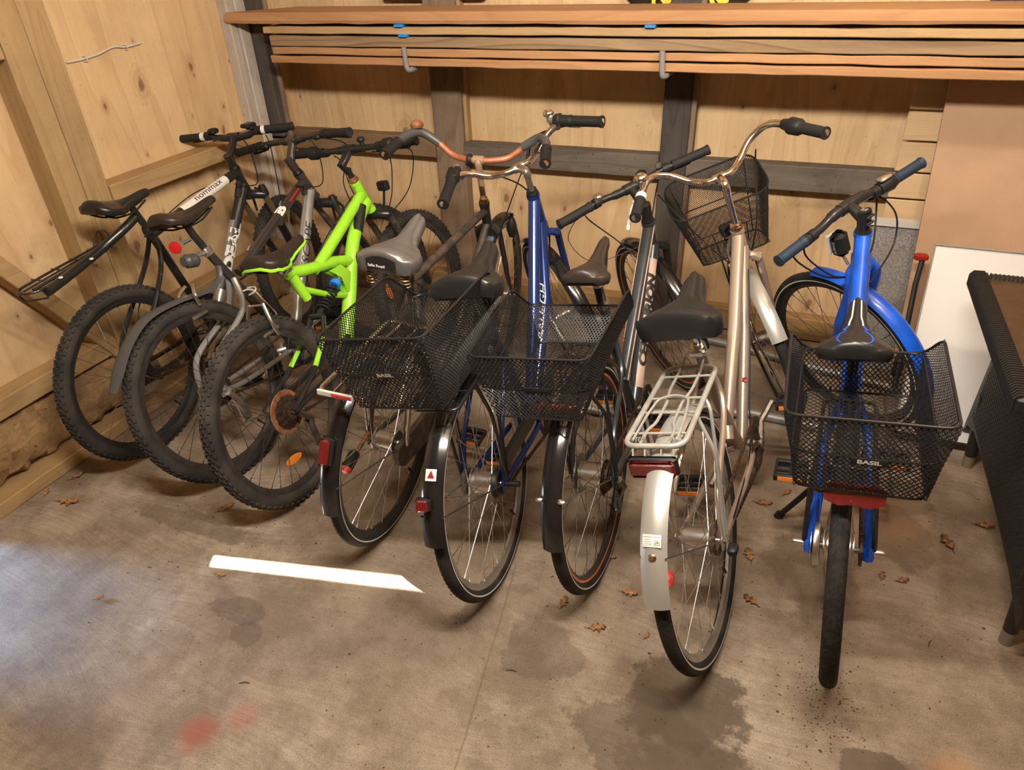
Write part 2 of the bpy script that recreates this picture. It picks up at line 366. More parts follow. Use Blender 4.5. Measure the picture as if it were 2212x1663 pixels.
def empty(name, M=None, loc=None):
    o = bpy.data.objects.new(name, None); scn.collection.objects.link(o); o.empty_display_size = .1
    if M is not None: o.matrix_world = M
    if loc is not None: o.location = loc
    return o
def cr(pts, k=6, closed=False):
    """Catmull-Rom through the points"""
    P = [Vector(p) for p in pts]; n = len(P); out = []
    for i in range(n if closed else n-1):
        g = (lambda j: P[j % n]) if closed else (lambda j: P[max(0, min(n-1, j))])
        p0, p1, p2, p3 = g(i-1), g(i), g(i+1), g(i+2)
        for q in range(k):
            t = q / k
            out.append(.5 * ((2*p1) + (p2-p0)*t + (2*p0-5*p1+4*p2-p3)*t*t + (3*p1-p0-3*p2+p3)*t**3))
    if not closed: out.append(P[-1])
    return out
def fillet(pts, r=.02, k=4, closed=False):
    """polyline with rounded corners"""
    P = [Vector(p) for p in pts]; n = len(P); out = []
    for i in range(n):
        if not closed and i in (0, n-1): out.append(P[i]); continue
        a, b, c = P[i-1], P[i], P[(i+1) % n]
        d1, d2 = a-b, c-b; q = min(r, d1.length*.45, d2.length*.45)
        s, e = b + d1.normalized()*q, b + d2.normalized()*q
        for j in range(k+1):
            t = j / k; out.append(s*(1-t)**2 + b*2*t*(1-t) + e*t*t)
    return out
def text_mesh(txt, size, bold=0., shear=0., extr=.0):
    cu = bpy.data.curves.new('txt', 'FONT'); cu.body = txt; cu.size = size; cu.offset = bold; cu.shear = shear; cu.extrude = extr
    cu.align_x = 'CENTER'; cu.align_y = 'CENTER'; cu.resolution_u = 3
    o = bpy.data.objects.new('txt', cu); scn.collection.objects.link(o); bpy.context.view_layer.update()
    me = bpy.data.meshes.new_from_object(o.evaluated_get(bpy.context.evaluated_depsgraph_get()))
    bpy.data.objects.remove(o); bpy.data.curves.remove(cu); return me
def flat_text(name, txt, size, mt, M, parent, bold=0., sx=1., shear=0.):
    me = text_mesh(txt, size, bold, shear); me.transform(Matrix.Diagonal((sx, 1, 1, 1))); me.materials.clear(); me.materials.append(mt)
    return link(name, me, parent, None, M)
def wrap_text(name, txt, size, mt, A, B, r, up, parent, bold=0., sx=1., shear=0., pos=.5):
    """lettering printed around a tube from A to B, centred on the side facing 'up'"""
    me = text_mesh(txt, size, bold, shear); A, B, up = Vector(A), Vector(B), Vector(up)
    t = (B-A).normalized(); u = (up - t*up.dot(t)).normalized(); w_ = u.cross(t); C0 = A.lerp(B, pos)
    import bmesh
    bm = bmesh.new(); bm.from_mesh(me)
    bmesh.ops.subdivide_edges(bm, edges=[e for e in bm.edges if e.calc_length() > .008], cuts=1)
    bm.to_mesh(me); bm.free()
    for v in me.vertices:
        x, y = v.co.x * sx, v.co.y; a = y / r
        v.co = C0 + t*x + (u*math.cos(a) + w_*math.sin(a)) * (r + .0012)
    me.materials.clear(); me.materials.append(mt)
    return link(name, me, parent)
V = Vector

# ================================================================= SETTING
def slab(name, a, b, mt, parent=None, kind=None, r=.003, cham=True):
    m = MB(); (m.bbox if cham else m.box)(*((a, b, r) if cham else (a, b)))
    o = m.obj(name, mt, parent, smooth=False)
    if kind: o['kind'] = kind
    return o
YW = 3.27; XL = -2.6
floor = slab('floor', (-4.8, -1.6, -.1), (2.6, 3.4, 0), FLOOR, kind='structure', cham=False)
wb = slab('wall_back', (-2.72, YW, 0), (2.6, YW + .03, 2.5), PLY, kind='structure', cham=False)
# left wall: plywood ends at the door jamb (y = 1.0); beyond it a low boarding with a narrow gap lets the sun in
wl = slab('wall_left', (XL - .03, 1.02, 0), (XL, YW, 2.5), PLY2, kind='structure', cham=False)
wf = slab('wall_front', (-2.72, -1.6, 0), (2.6, -1.57, 2.5), PLY, kind='structure', cham=False)
wr = slab('wall_right', (2.57, -1.6, 0), (2.6, YW, 2.5), PLY, kind='structure', cham=False)
ce = slab('ceiling', (-2.72, -1.6, 2.5), (2.6, 3.4, 2.53), PLY, kind='structure', cham=False)
dm = MB()
X0, X1 = XL - .05, XL - .02
dm.box((X0, -1.6, 0), (X1, -.25, 2.5)); dm.box((X0, -.25, .14), (X1, .888, 2.5)); dm.box((X0, -.25, 0), (X1, .58, .14))      # door leaf and boarding, open strip at the bottom
for (y0, z0, y1, z1, top) in ((.888, 1.56, 1.0, 1.44, 2.5), (.888, 0, 1.0, 0, None)):  # unseen blocks, cut aslant to shape the sun strip on the floor
    zz = [(y0, z0), (y1, z1), (y1, 2.5), (y0, 2.5)] if top else [(y0, 0), (y1, 0), (y1, .84), (y0, .88)]
    dm.add([(x, y, z) for x in (X0, X1) for y, z in zz], ((0, 1, 2, 3), (7, 6, 5, 4), (0, 4, 5, 1), (1, 5, 6, 2), (2, 6, 7, 3), (3, 7, 4, 0)))
dm.box((X0, 1.0, 0), (X1, 1.05, 2.5))
dr = dm.obj('door_1', TIM, smooth=False); dr['kind'] = 'structure'
# framing of the back wall
def beam(name, a, b, mt, parent, cuts=10, wob=.0015, r=.004, label=None):
    """long timber with slightly uneven, chamfered edges; runs along its longest axis"""
    d = [b[i]-a[i] for i in range(3)]; ax = max(range(3), key=lambda i: d[i]); o1, o2 = [i for i in range(3) if i != ax]
    rows = []
    for k in range(cuts+1):
        t = a[ax] + d[ax]*k/cuts; j = [random.uniform(-wob, wob) for _ in range(4)]
        e = []
        for (s1, s2, q1, q2) in ((0,0,1,0),(1,0,-1,0),(1,0,0,1),(1,1,0,-1),(1,1,-1,0),(0,1,1,0),(0,1,0,-1),(0,0,0,1)):
            p = [0, 0, 0]; p[ax] = t
            p[o1] = (b[o1] if s1 else a[o1]) + q1*r + j[s1*2+s2]*.8; p[o2] = (b[o2] if s2 else a[o2]) + q2*r + j[(s1*2+s2+1) % 4]*.8
            e.append(tuple(p))
        rows.append(e)
    m = MB(); m.grid(rows, closed_u=True); m.add(rows[0], [tuple(range(7, -1, -1))]); m.add(rows[-1], [tuple(range(8))])
    ob = m.obj(name, mt, parent, smooth=False, label=label); return ob
beam('post', (-1.72, 3.2, .0), (-1.56, YW, 2.5), OLDZ, wb)
beam('post', (-1.565, 3.225, .85), (-1.545, YW, 2.5), TIM, wb, r=.002)
beam('post', (-.595, 3.2, .0), (-.475, YW, 2.5), GREYZ, wb)
beam('post', (-.475, 3.205, .0), (-.455, YW, 2.5), OLDZ, wb, r=.002)
beam('rail', (-2.60, 3.2, .765), (-1.72, YW, .865), RAILL, wb)
beam('rail', (-1.56, 3.195, .745), (-.597, YW, .848), GREYX, wb)
beam('rail', (-.473, 3.195, .733), (2.57, YW, .84), GREYX, wb, cuts=24)
beam('sill', (-2.60, 3.2, 0.0), (-1.72, YW, .14), TIMX, wb)
beam('sill', (-1.56, 3.2, .0), (-.6, YW, .13), TIMX, wb)
beam('sill', (-.47, 3.2, .03), (2.57, YW, .14), TIMX, wb, cuts=24)
slab('sill_shade_strip', (-2.6, 3.15, 0), (2.57, 3.2, .03), OLDZ, wb)  # dark strip put in for the shade under the sill
# corner post boards (whitewashed, dark, brown)
beam('post', (-2.60, 2.87, 0), (-2.548, 2.915, 2.5), WHITEW, wl, label='whitewashed corner post')
beam('post', (-2.60, 2.917, 0), (-2.535, 2.985, 2.5), WHITEW, wl)
beam('post', (-2.60, 2.99, .88), (-2.475, 3.035, 2.5), GREYZ, wl, label='dark tarred corner board')
beam('post', (-2.60, 3.037, .86), (-2.462, 3.06, 2.5), OLDZ, wl)
beam('post', (-2.60, 2.99, 0), (-2.50, 3.06, .86), TIM, wl)
# framing of the left wall
beam('stud', (-2.6, 1.735, .13), (-2.497, 1.835, 2.5), TIM, wl)
beam('stud', (-2.6, 1.84, .13), (-2.50, 1.94, 2.5), TIM, wl)
beam('stud', (-2.6, .965, 0), (-2.50, 1.06, 2.5), TIM, wl)
beam('rail', (-2.6, 1.945, .865), (-2.50, 2.865, .935), TIMY, wl)
beam('rail', (-2.6, 1.065, 1.42), (-2.50, 1.73, 1.49), TIMY, wl)
beam('rail', (-2.6, 1.0, .30), (-2.515, 2.865, .375), TIMY, wl)
beam('sill', (-2.62, 1.0, .0), (-2.46, 2.865, .055), TIMY, wl, wob=.002)
# rough split log between sill and lower rail, uneven surface
rm = MB(); rows = []
for i in range(61):
    y = 1.0 + 1.86*i/60; row = []
    for j in range(9):
        a = math.pi*(j/8)-math.pi/2; z = .175 + .115*math.sin(a)
        x = -2.585 + .07*math.cos(a)**.6 + .012*math.sin(i*1.7+j*2.1) + random.uniform(-.008, .008) if 0 < j < 8 else -2.59
        row.append((x, y, z))
    rows.append(row)
rm.grid(rows); rm.obj('log', BARK, wl)
# diagonal brace
bA, bB = V((-2.55, 1.20, 1.20)), V((-2.55, 1.80, .20))
d = (bB-bA); L_ = d.length; q = d.to_track_quat('X', 'Z').to_matrix().to_4x4(); q.translation = bA
m = MB(); m.bbox((0, -.045, -.0295), (L_*.98, .045, .0295), .004, M=q); m.obj('brace', TIMY, wl, smooth=False)

# cable stapled to the left wall
m = MB(); cp = [(-2.592, 2.02, 1.367), (-2.592, 2.09, 1.368), (-2.59, 2.16, 1.375), (-2.591, 2.24, 1.39), (-2.59, 2.3, 1.383), (-2.591, 2.378, 1.387)]
m.tube(cr(cp), .0035, 8); cab = m.obj('cable', WIREW); tag(cab, 'short white cable stapled across the left plywood wall', 'cable')
for y, z in ((2.1, 1.369), (2.3, 1.383)):
    m = MB(); m.tube(cr([(-2.6, y-.006, z+.008), (-2.585, y, z+.008), (-2.583, y, z-.008), (-2.6, y-.006, z-.008)]), .0016, 6); m.obj('staple', WIREW, cab)

# ---------------------------------------------------------------- timber pile on brackets
PY0, PY1 = 2.86, 3.01
def plank(x0, x1, z0, z1, mt, label, y0=PY0, y1=PY1, group='planks stacked on the wall brackets', bev=.0):
    o = beam('plank', (x0, y0, z0), (x1, y1, z1), mt, None, cuts=40, wob=.0022, r=.003)
    tag(o, label, 'plank', group); return o
plank(-2.345, 2.3, 1.246, 1.2755, PLA, 'reddish plank at the very bottom of the wall stack')
plank(-2.33, 2.3, 1.283, 1.312, PLA, 'reddish plank second from the bottom of the wall stack', y0=2.865)
plank(-2.33, 2.3, 1.318, 1.358, PLC, 'greyish plank with wavy rings in the middle of the stack')
plank(-2.36, 2.3, 1.367, 1.395, PLB, 'yellowish plank just under the thick top board', y0=2.863)
# thick board on top, mitred left end
m = MB(); n = 48; rows = []
for i in range(n+1):
    t = i/n; j = lambda s=.0022: random.uniform(-s, s)
    xa = lambda e: (-2.56 + e) * (1-t) + 2.3*t
    rows.append([(xa(.01), 2.857, 1.408+j()), (xa(0), 2.852, 1.420), (xa(.004), 2.856, 1.444), (xa(.012), 2.864, 1.452+j(.001)), (xa(.23), 3.11, 1.454), (xa(.23), 3.11, 1.408)])
m.grid(rows, closed_u=True); m.add(rows[0], [tuple(range(5, -1, -1))]); m.add(rows[-1], [tuple(range(6))])
tag(m.obj('plank', PLA, None, smooth=False), 'thick reddish board with mitred end on top of the stack', 'plank', 'planks stacked on the wall brackets')
for x, z, lb in ((-1.655, 1.3965, 'blue plastic shim left, between top board and second plank'), (-.600, 1.3965, 'blue plastic shim to the right, above the second plank'), (-1.64, 1.359, 'lower of the two blue shims on the left')):
    m = MB(); m.bbox((x-.020, 2.848, z-.001), (x+.020, 2.92, z+.010), .002); tag(m.obj('plastic_shim', BLUEP), lb, 'shim')
HOOKM = mat('grey hook sleeve', (.2, .2, .2), .45)
for x, lb in ((-1.625, 'grey plastic hook holding the planks, on the left'), (-.538, 'grey plastic hook holding the planks, above the dark post')):
    m = MB(); m.tube(fillet([(x+.012, 3.2, 1.233), (x+.008, 2.86, 1.233), (x, 2.842, 1.233), (x-.004, 2.840, 1.25), (x-.008, 2.840, 1.322)], .014, 5), .0105, 12)
    tag(m.obj('bracket_hook', HOOKM), lb, 'hook', 'hooks under the plank stack')
# round dark sign above the board
m = MB(); mm = Matrix.Rotation(math.radians(90), 4, 'X'); m.lathe([(.001, -.012), (.34, -.012), (.36, 0), (.34, .004), (.0, .004)], 'Y', (-.54, 3.25, 1.72), 64)
sg = m.obj('sign', SIGNM, None); tag(sg, 'dark round sign with yellow lettering standing above the planks', 'sign')
flat_text('lettering', 'TUBORG', .10, YELL, Matrix.Translation((-.535, 3.236, 1.476)) @ Matrix.Rotation(math.radians(90), 4, 'X'), sg, bold=.005, sx=.80)
m = MB(); m.bbox((.523, 3.13, 1.43), (.80, 3.26, 1.9), .01); tag(m.obj('storage_box', DULL), 'black case on the planks at the upper right', 'box')
m = MB(); m.bbox((-1.94, 3.22, 1.464), (-1.42, 3.262, 1.9), .006); tag(m.obj('picture_frame', OLDZ), 'dark framed board above the plank stack at the left', 'frame')

# ---------------------------------------------------------------- boards leaning at the right
def quadslab(name, p, th, mt, parent=None, smooth=False):
    """p: four corners (BL, BR, TR, TL) of the front face; thickness goes back"""
    P_ = [V(x) for x in p]; n_ = (P_[1]-P_[0]).cross(P_[3]-P_[0]).normalized() * -th
    m = MB(); m.add(P_ + [x+n_ for x in P_], ((0,1,2,3),(7,6,5,4),(0,4,5,1),(1,5,6,2),(2,6,7,3),(3,7,4,0)))
    return m.obj(name, mt, parent, smooth=smooth)
g = empty('wall_panelling', loc=(.36, 3.19, 0)); g['label'] = 'pale panelling boards on the back wall beside the hardboard sheet'; g['category'] = 'panelling'
zs = [1.26, 1.081, .967, .847, .74, .62, .50, .38, .26, .14, .03]
for a, b in zip(zs[:-1], zs[1:]):
    m = MB(); m.bbox((-.01, -.012, b + .0035), (1.2, 0.0, a - .0035), .003)
    m.obj('board', PAN, g, smooth=False)
o = quadslab('hardboard_sheet', [(.515, 2.98, .003), (1.75, 2.98, .003), (1.70, 3.12, 1.21), (.449, 3.12, 1.21)], .012, MDF); tag(o, 'tall brown hardboard sheet leaning against the back wall', 'board')
o = quadslab('cement_board', [(.32, 3.08, .003), (.62, 3.08, .003), (.60, 3.14, .64), (.305, 3.14, .64)], .01, INSUL); tag(o, 'grey speckled board leaning behind the blue bicycle', 'board')
m = MB(); m.box((.302, 3.128, .64), (.60, 3.152, .668)); m.obj('edge_strip', INSW, o, smooth=False)
o = quadslab('white_panel', [(.50, 2.52, .06), (1.55, 2.50, .06), (1.58, 2.94, .64), (.528, 2.94, .648)], .016, WHITEB); tag(o, 'large white panel leaning in front of the hardboard sheet', 'panel')
m = MB(); m.tube([(.50, 2.53, .052), (1.55, 2.51, .052)], .012, 6); m.obj('lower_shade_strip', DULL, o)  # black tube standing in for the shade along the panel's foot
m = MB(); m.tube([(.50, 2.515, .064), (.528, 2.935, .652), (1.58, 2.935, .644)], .004, 6); m.obj('edging', GREYP, o)
# dark bar clamp standing between
t = empty('bar_clamp', loc=(.522, 2.9, 0)); t['label'] = 'dark bar clamp with red head standing against the white panel edge'; t['category'] = 'clamp'
m = MB(); m.tube([(-.035, -.24, .16), (-.028, .0, .50), (-.022, .04, .60)], .010, 8); m.obj('bar', DULL, t)
m = MB(); m.bbox((-.055, .02, .585), (-.005, .05, .61), .006); m.obj('head', REDP, t, label='red clamp head')
m = MB(); m.bbox((-.05, -.19, .18), (-.015, -.15, .26), .006); m.obj('jaw', DULL, t)

# ---------------------------------------------------------------- rattan table
t = empty('garden_table', loc=(.60, 1.6, 0)); t['label'] = 'dark woven rattan garden table cut off by the right edge'; t['category'] = 'table'
TZ = .70
def weave(m, x0, x1, y0, y1, z0, z1, face='X'):
    """woven skin of little bulging strands on a vertical or horizontal rectangle"""
    st = .012
    if face == 'X':
        ny = int((y1-y0)/st); nz = int((z1-z0)/st)
        for i in range(ny):
            for k in range(nz):
                yc, zc = y0 + (i+.5)*st, z0 + (k+.5)*st; s_ = 1 if (i+k) % 2 else 0
                h1, h2 = (.0056, .0040) if s_ else (.0040, .0056)
                m.add([(x0, yc-h1, zc-h2), (x0, yc+h1, zc-h2), (x0, yc+h1, zc+h2), (x0, yc-h1, zc+h2), (x0-.0028, yc, zc)], ((0,4,1),(1,4,2),(2,4,3),(3,4,0)))
    return m
fr = MB()
fr.bbox((0, .18, TZ-.6-.045+.6), (1.2, .22, TZ), .008)   # near edge roll (out of frame)
m = MB(); m.bbox((-.008, .18, TZ-.05), (.034, .985, TZ), .010); m.bbox((.034, .945, TZ-.05), (1.2, .985, TZ), .010); m.bbox((.034, .18, TZ-.05), (1.2, .22, TZ), .01)
m.obj('table_frame', RATT, t)
m = MB(); st = .0125
for i in range(int(.80/st)):     # slanting wrap strands along the edge
    y = .185 + i*st
    m.tube([(-.0095, y, TZ-.045), (-.0105, y+.003, TZ-.008), (-.002, y+.006, TZ+.0015), (.028, y+.009, TZ+.0015), (.035, y+.010, TZ-.006)], .0036, 5)
for i in range(int(1.1/st)):
    x = .02 + i*st; m.tube([(x, .947, TZ-.008), (x+.002, .952, TZ-.0025), (x+.004, .98, TZ-.0025), (x+.005, .9845, TZ-.03)], .0036, 5)
o = m.obj('weave_strands', RATT, t); o['kind'] = 'stuff'
m = MB(); m.box((.03, .22, TZ-.014), (1.2, .95, TZ-.008)); m.obj('table_panel', BROWNG, t, smooth=False, label='brown table panel')
m = MB()
prof = [(.93, .10), (.90, .15), (.80, .185), (.62, .19), (.35, .195), (.12, .185), (.02, .165), (-.04, .15)]
poly = [(y, z) for y, z in prof] + [(-.04, TZ-.05), (.90, TZ-.05)]
vs = [(.12, y, z) for y, z in poly] + [(.15, y, z) for y, z in poly]; n = len(poly)
m.add(vs, [tuple(range(n-1, -1, -1)), tuple(range(n, 2*n))] + [(i, (i+1) % n, (i+1) % n+n, i+n) for i in range(n)]); m.obj('side_panel', RATT, t, smooth=False)
m = MB(); weave(m, .12, .12, -.04, .89, .20, TZ-.05); o = m.obj('panel_weave', RATT, t, smooth=False); o['kind'] = 'stuff'
for y in (.05, .86):
    m = MB(); m.tube([(.153, y, .05), (.135, y, .30)], [.019, .024], 14); lg = m.obj('leg', RATT, t)
    m = MB(); m.tube([(.155, y, 0.0), (.153, y, .052)], .0185, 14); m.obj('foot_cap', FOOT, lg, label='metal foot cap')

# ---------------------------------------------------------------- floor rack for the front wheels
t = empty('bicycle_rack', loc=(-.2, 2.7, 0)); t['label'] = 'low galvanised tube rack on the floor holding the front wheels'; t['category'] = 'bicycle rack'
m = MB(); m.tube([(-1.9, .46, .02), (-.35, .42, .02), (.05, .37, .02), (.42, .27, .02), (.75, .20, .02)], .02, 12); m.obj('rear_tube', GALV, t)
m = MB(); m.tube([(-1.9, -.28, .02), (-.40, -.36, .02), (.18, -.175, .02), (.45, -.19, .02)], .02, 12); m.obj('front_tube', GALV, t)

# ================================================================= BICYCLES
AX = V((-math.cos(math.radians(71)), 0, math.sin(math.radians(71))))
def pose(x, y, psi, phi):
    c, s = math.cos(psi), math.sin(psi); cp, sp = math.cos(phi), math.sin(phi)
    f = V((c, s, 0)); l = V((-s, c, 0)); u = V((0, 0, 1))
    M = Matrix.Identity(4)
    for i, v in enumerate((f, l*cp - u*sp, u*cp + l*sp)):
        for j in range(3): M[j][i] = v[j]
    M.translation = V((x, y, 0)); return M

TYRES = {}
def tyre_mesh(R, w, kind, mt, stripe):
    m = MB(); a = w/2; rc = R - a
    N_ = 96; rows = []
    for i in range(N_):
        t = 2*math.pi*i/N_; row = []
        for j in range(14):
            p = math.radians(-150 + 300*j/13)
            r = rc + a*math.cos(p)*(1 if kind != 'knob' else .94); y = a*math.sin(p)*(1 if kind != 'knob' else .93)
            row.append((r*math.cos(t), y, r*math.sin(t)))
        rows.append(row)
    rows.append(rows[0]); m.grid(rows)
    def blk(t0, t1, p0, p1, h=.0055):
        vs = []
        for e in (0, h):
            k = .0 if e == 0 else .18
            for (tt, pp) in ((t0+(t1-t0)*k, p0+(p1-p0)*k), (t1-(t1-t0)*k, p0+(p1-p0)*k), (t1-(t1-t0)*k, p1-(p1-p0)*k), (t0+(t1-t0)*k, p1-(p1-p0)*k)):
                r = rc + (a*.93+e)*math.cos(pp); y = (a*.93+e)*math.sin(pp); vs.append((r*math.cos(tt), y, r*math.sin(tt)))
        m.add(vs, ((4,5,6,7),(0,1,5,4),(1,2,6,5),(2,3,7,6),(3,0,4,7)))
    if kind == 'knob':
        n = 74; s = 2*math.pi/n; g = math.radians
        for i in range(n):
            t = i*s; o = (i % 2)*.5
            blk(t, t+s*.55, g(-7), g(7)); blk(t+s*.45, t+s*1.0, g(12), g(26)); blk(t+s*.45, t+s*1.0, g(-26), g(-12))
            blk(t+s*.1*o, t+s*.55, g(33), g(54), .0058); blk(t+s*.1*o, t+s*.55, g(-54), g(-33), .0058)
    else:
        n = 110; s = 2*math.pi/n; g = math.radians
        for i in range(n):
            t = i*s
            for sg in (1, -1):
                h = .0010
                vs = []
                for (tt, pp, e) in ((t, g(8*sg), h), (t+s*.5, g(8*sg), h), (t+s*1.1, g(40*sg), h), (t+s*.6, g(40*sg), h)):
                    r = rc+(a+e)*math.cos(pp); y = (a+e)*math.sin(pp); vs.append((r*math.cos(tt), y, r*math.sin(tt)))
                m.add(vs, ((0,1,2,3),))
    mats = [mt]
    if stripe:
        m.mi = 1; mats.append(stripe)
        for sg in (1, -1):
            rows = []
            for i in range(N_+1):
                t = 2*math.pi*i/N_; row = []
                for p in (88, 100):
                    p = math.radians(p)*sg; r = rc+(a+.0006)*math.cos(p); y = (a+.0006)*math.sin(p); row.append((r*math.cos(t), y, r*math.sin(t)))
                rows.append(row)
            m.grid(rows)
    return m.mesh('tyre', mats)
def get(cache, key, fn):
    if key not in cache: cache[key] = fn()
    return cache[key]
def wheel(root, name, M, R=.345, w=.037, kind='slick', tmat=RUBBER, stripe=REFL, rim=RIMB, spk=SPOKE, hub=ALLOY, hr=.018, nsp=32, rimd=.02, front=False, rstripe=None, discr=0):
    rr = R - w + .004          # outer rim radius
    hwid = .009 if w < .045 else .012
    def rimf():
        m = MB(); prof = [(rr, -hwid), (rr+.004, -hwid-.0015), (rr-rimd*.45, -hwid+.0005), (rr-rimd, -.004), (rr-rimd, .004), (rr-rimd*.45, hwid-.0005), (rr+.004, hwid+.0015), (rr, hwid), (rr-.004, 0)]
        N_ = 96; rows = [[(r*math.cos(2*math.pi*i/N_), y, r*math.sin(2*math.pi*i/N_)) for r, y in prof] for i in range(N_+1)]
        m.grid(rows, closed_u=True)
        mats = [rim]
        if rstripe:
            m.mi = 1; mats.append(rstripe)
            for sg in (1, -1):
                m.grid([[(r*math.cos(2*math.pi*i/96), sg*y, r*math.sin(2*math.pi*i/96)) for r, y in ((rr-.002, hwid+.0012), (rr-.008, hwid+.0004))] for i in range(97)])
        return m.mesh('rim', mats)
    wo = link(name, get(TYRES, ('rim', R, w, rim.name, rimd, rstripe.name if rstripe else 0), rimf), root, None, M)
    link('tyre', get(TYRES, ('tyre', R, w, kind, tmat.name, bool(stripe)), lambda: tyre_mesh(R, w, kind, tmat, stripe)), wo)
    hw = .032 if front else .034
    def hubf():
        m = MB(); m.lathe([(.004, -.065), (.007, -.064), (.007, -.05), (.010, -hw-.004), (hr+.010, -hw-.002), (hr+.010, -hw+.002), (hr, -hw+.006), (hr, hw-.006), (hr+.010, hw-.002), (hr+.010, hw+.002), (.010, hw+.004), (.007, .05), (.007, .064), (.004, .065)], 'Y', n=24)
        return m.mesh('hub', hub)
    link('hub', get(TYRES, ('hub', hr, hub.name, front), hubf), wo)
    fr_ = hr + .008
    for cls in range(4):
        side = 1 if cls % 2 else -1; lead = 1 if cls < 2 else -1
        def spf():
            a0 = lead*math.radians(62); m = MB()
            A = V((fr_*math.cos(a0), side*hw, fr_*math.sin(a0))); B = V((rr-rimd+.002, side*.003, 0))
            m.tube([A, B.lerp(A, .03), B], .0010, 5, cap=False)
            m.tube([B.lerp(A, .05), B], .0019, 5)
            return m.mesh('spoke', spk)
        me = get(TYRES, ('spoke', cls, hr, R, w, rimd, spk.name, front), spf)
        for k in range(nsp//4):
            ang = 2*math.pi*(k*4+cls)/nsp + .05
            link('spoke', me, wo, None, Matrix.Rotation(-ang, 4, 'Y'))
    def valve():
        m = MB(); m.tube([(rr-rimd, 0, 0), (rr-rimd-.035, 0, 0)], [.003, .0025], 8); m.tube([(rr-rimd-.02, 0, 0), (rr-rimd-.04, 0, 0)], .0042, 8); return m.mesh('valve', DULL)
    link('valve', get(TYRES, ('valve', R, w, rimd), valve), wo, None, Matrix.Rotation(1.05, 4, 'Y'))
    if discr:
        m = MB(); m.lathe([(.02, -.040), (discr, -.040), (discr, -.038), (.02, -.038)], 'Y', n=32); m.obj('brake_disc', ALLOY, wo)
    return wo

def disc_teeth(m, c, r, n, y0, y1, inner=.6):
    poly = []
    for i in range(n*2):
        a = 2*math.pi*i/(n*2); q = r if i % 2 else r-.004
        poly.append((c[0]+q*math.cos(a), c[2]+q*math.sin(a)))
    inn = [(c[0]+r*inner*math.cos(2*math.pi*i/(n*2)), c[2]+r*inner*math.sin(2*math.pi*i/(n*2))) for i in range(n*2)]
    k = n*2; vs = [(p[0], y, p[1]) for y in (y0, y1) for p in poly+inn]; fs = []
    for i in range(k):
        j = (i+1) % k
        fs += [(i, j, j+k, i+k), (2*k+i, 3*k+i, 3*k+j, 2*k+j), (i, 2*k+i, 2*k+j, j), (k+i, k+j, 3*k+j, 3*k+i)]
    m.add(vs, fs)
def crankset(root, bb=(.44, .285), r=.085, ang=20, cm_=ALLOY, ring=DULL, orange=True, L=.17, pedal=DULL, guard=False, left_only=False):
    bb3 = V((bb[0], 0, bb[1]))
    m = MB(); m.lathe([(.018, -.045), (.02, -.04), (.02, .04), (.018, .045)], 'Y', bb3, 20); m.obj('bottom_bracket', ALLOYD, root)
    m = MB(); disc_teeth(m, bb3, r, 40, -.051, -.0485, .72)
    for k in range(5):
        a = 2*math.pi*k/5+.3; m.tube([bb3+V((0, -.052, 0)), bb3+V((r*.8*math.cos(a), -.052, r*.8*math.sin(a)))], [.012, .006], 6, flat=(1, 1))
    m.lathe([(.0, -.066), (.016, -.064), (.018, -.05)], 'Y', bb3, 16); cs = m.obj('chainring', ring, root)
    for sd, a in ((-1, ang), (1, ang+180)):
        a = math.radians(a); e = bb3+V((L*math.cos(a), sd*.078, L*math.sin(a)))
        m = MB(); m.tube([bb3+V((0, sd*.056, 0)), bb3.lerp(e, .5)+V((0, sd*.012, 0)), e], [.017, .012, .013], 8); m.tube([bb3+V((0, sd*.044, 0)), bb3+V((0, sd*.068, 0))], .017, 10)
        co = m.obj('crank_arm', cm_, root)
        p0 = e+V((0, sd*.01, 0)); m = MB()
        m.tube([p0, p0+V((0, sd*.095, 0))], .008, 8)
        for sx in (-1, 1):
            m.bbox((p0.x+sx*.036-.008, min(p0.y+sd*.008, p0.y+sd*.10), p0.z-.012), (p0.x+sx*.036+.008, max(p0.y+sd*.008, p0.y+sd*.10), p0.z+.012), .003)
        for yy in (.012, .055, .096):
            m.bbox((p0.x-.036, p0.y+sd*yy-.004, p0.z-.009), (p0.x+.036, p0.y+sd*yy+.004, p0.z+.009), .002)
        pe = m.obj('pedal', pedal, root)
        if orange:
            for sx in (-1, 1):
                m = MB(); xx = p0.x+sx*.0445; m.bbox((xx-.0015, min(p0.y+sd*.02, p0.y+sd*.088), p0.z-.0075), (xx+.0015, max(p0.y+sd*.02, p0.y+sd*.088), p0.z+.0075), .0008); m.obj('reflector', ORANGE, pe)
    return bb3
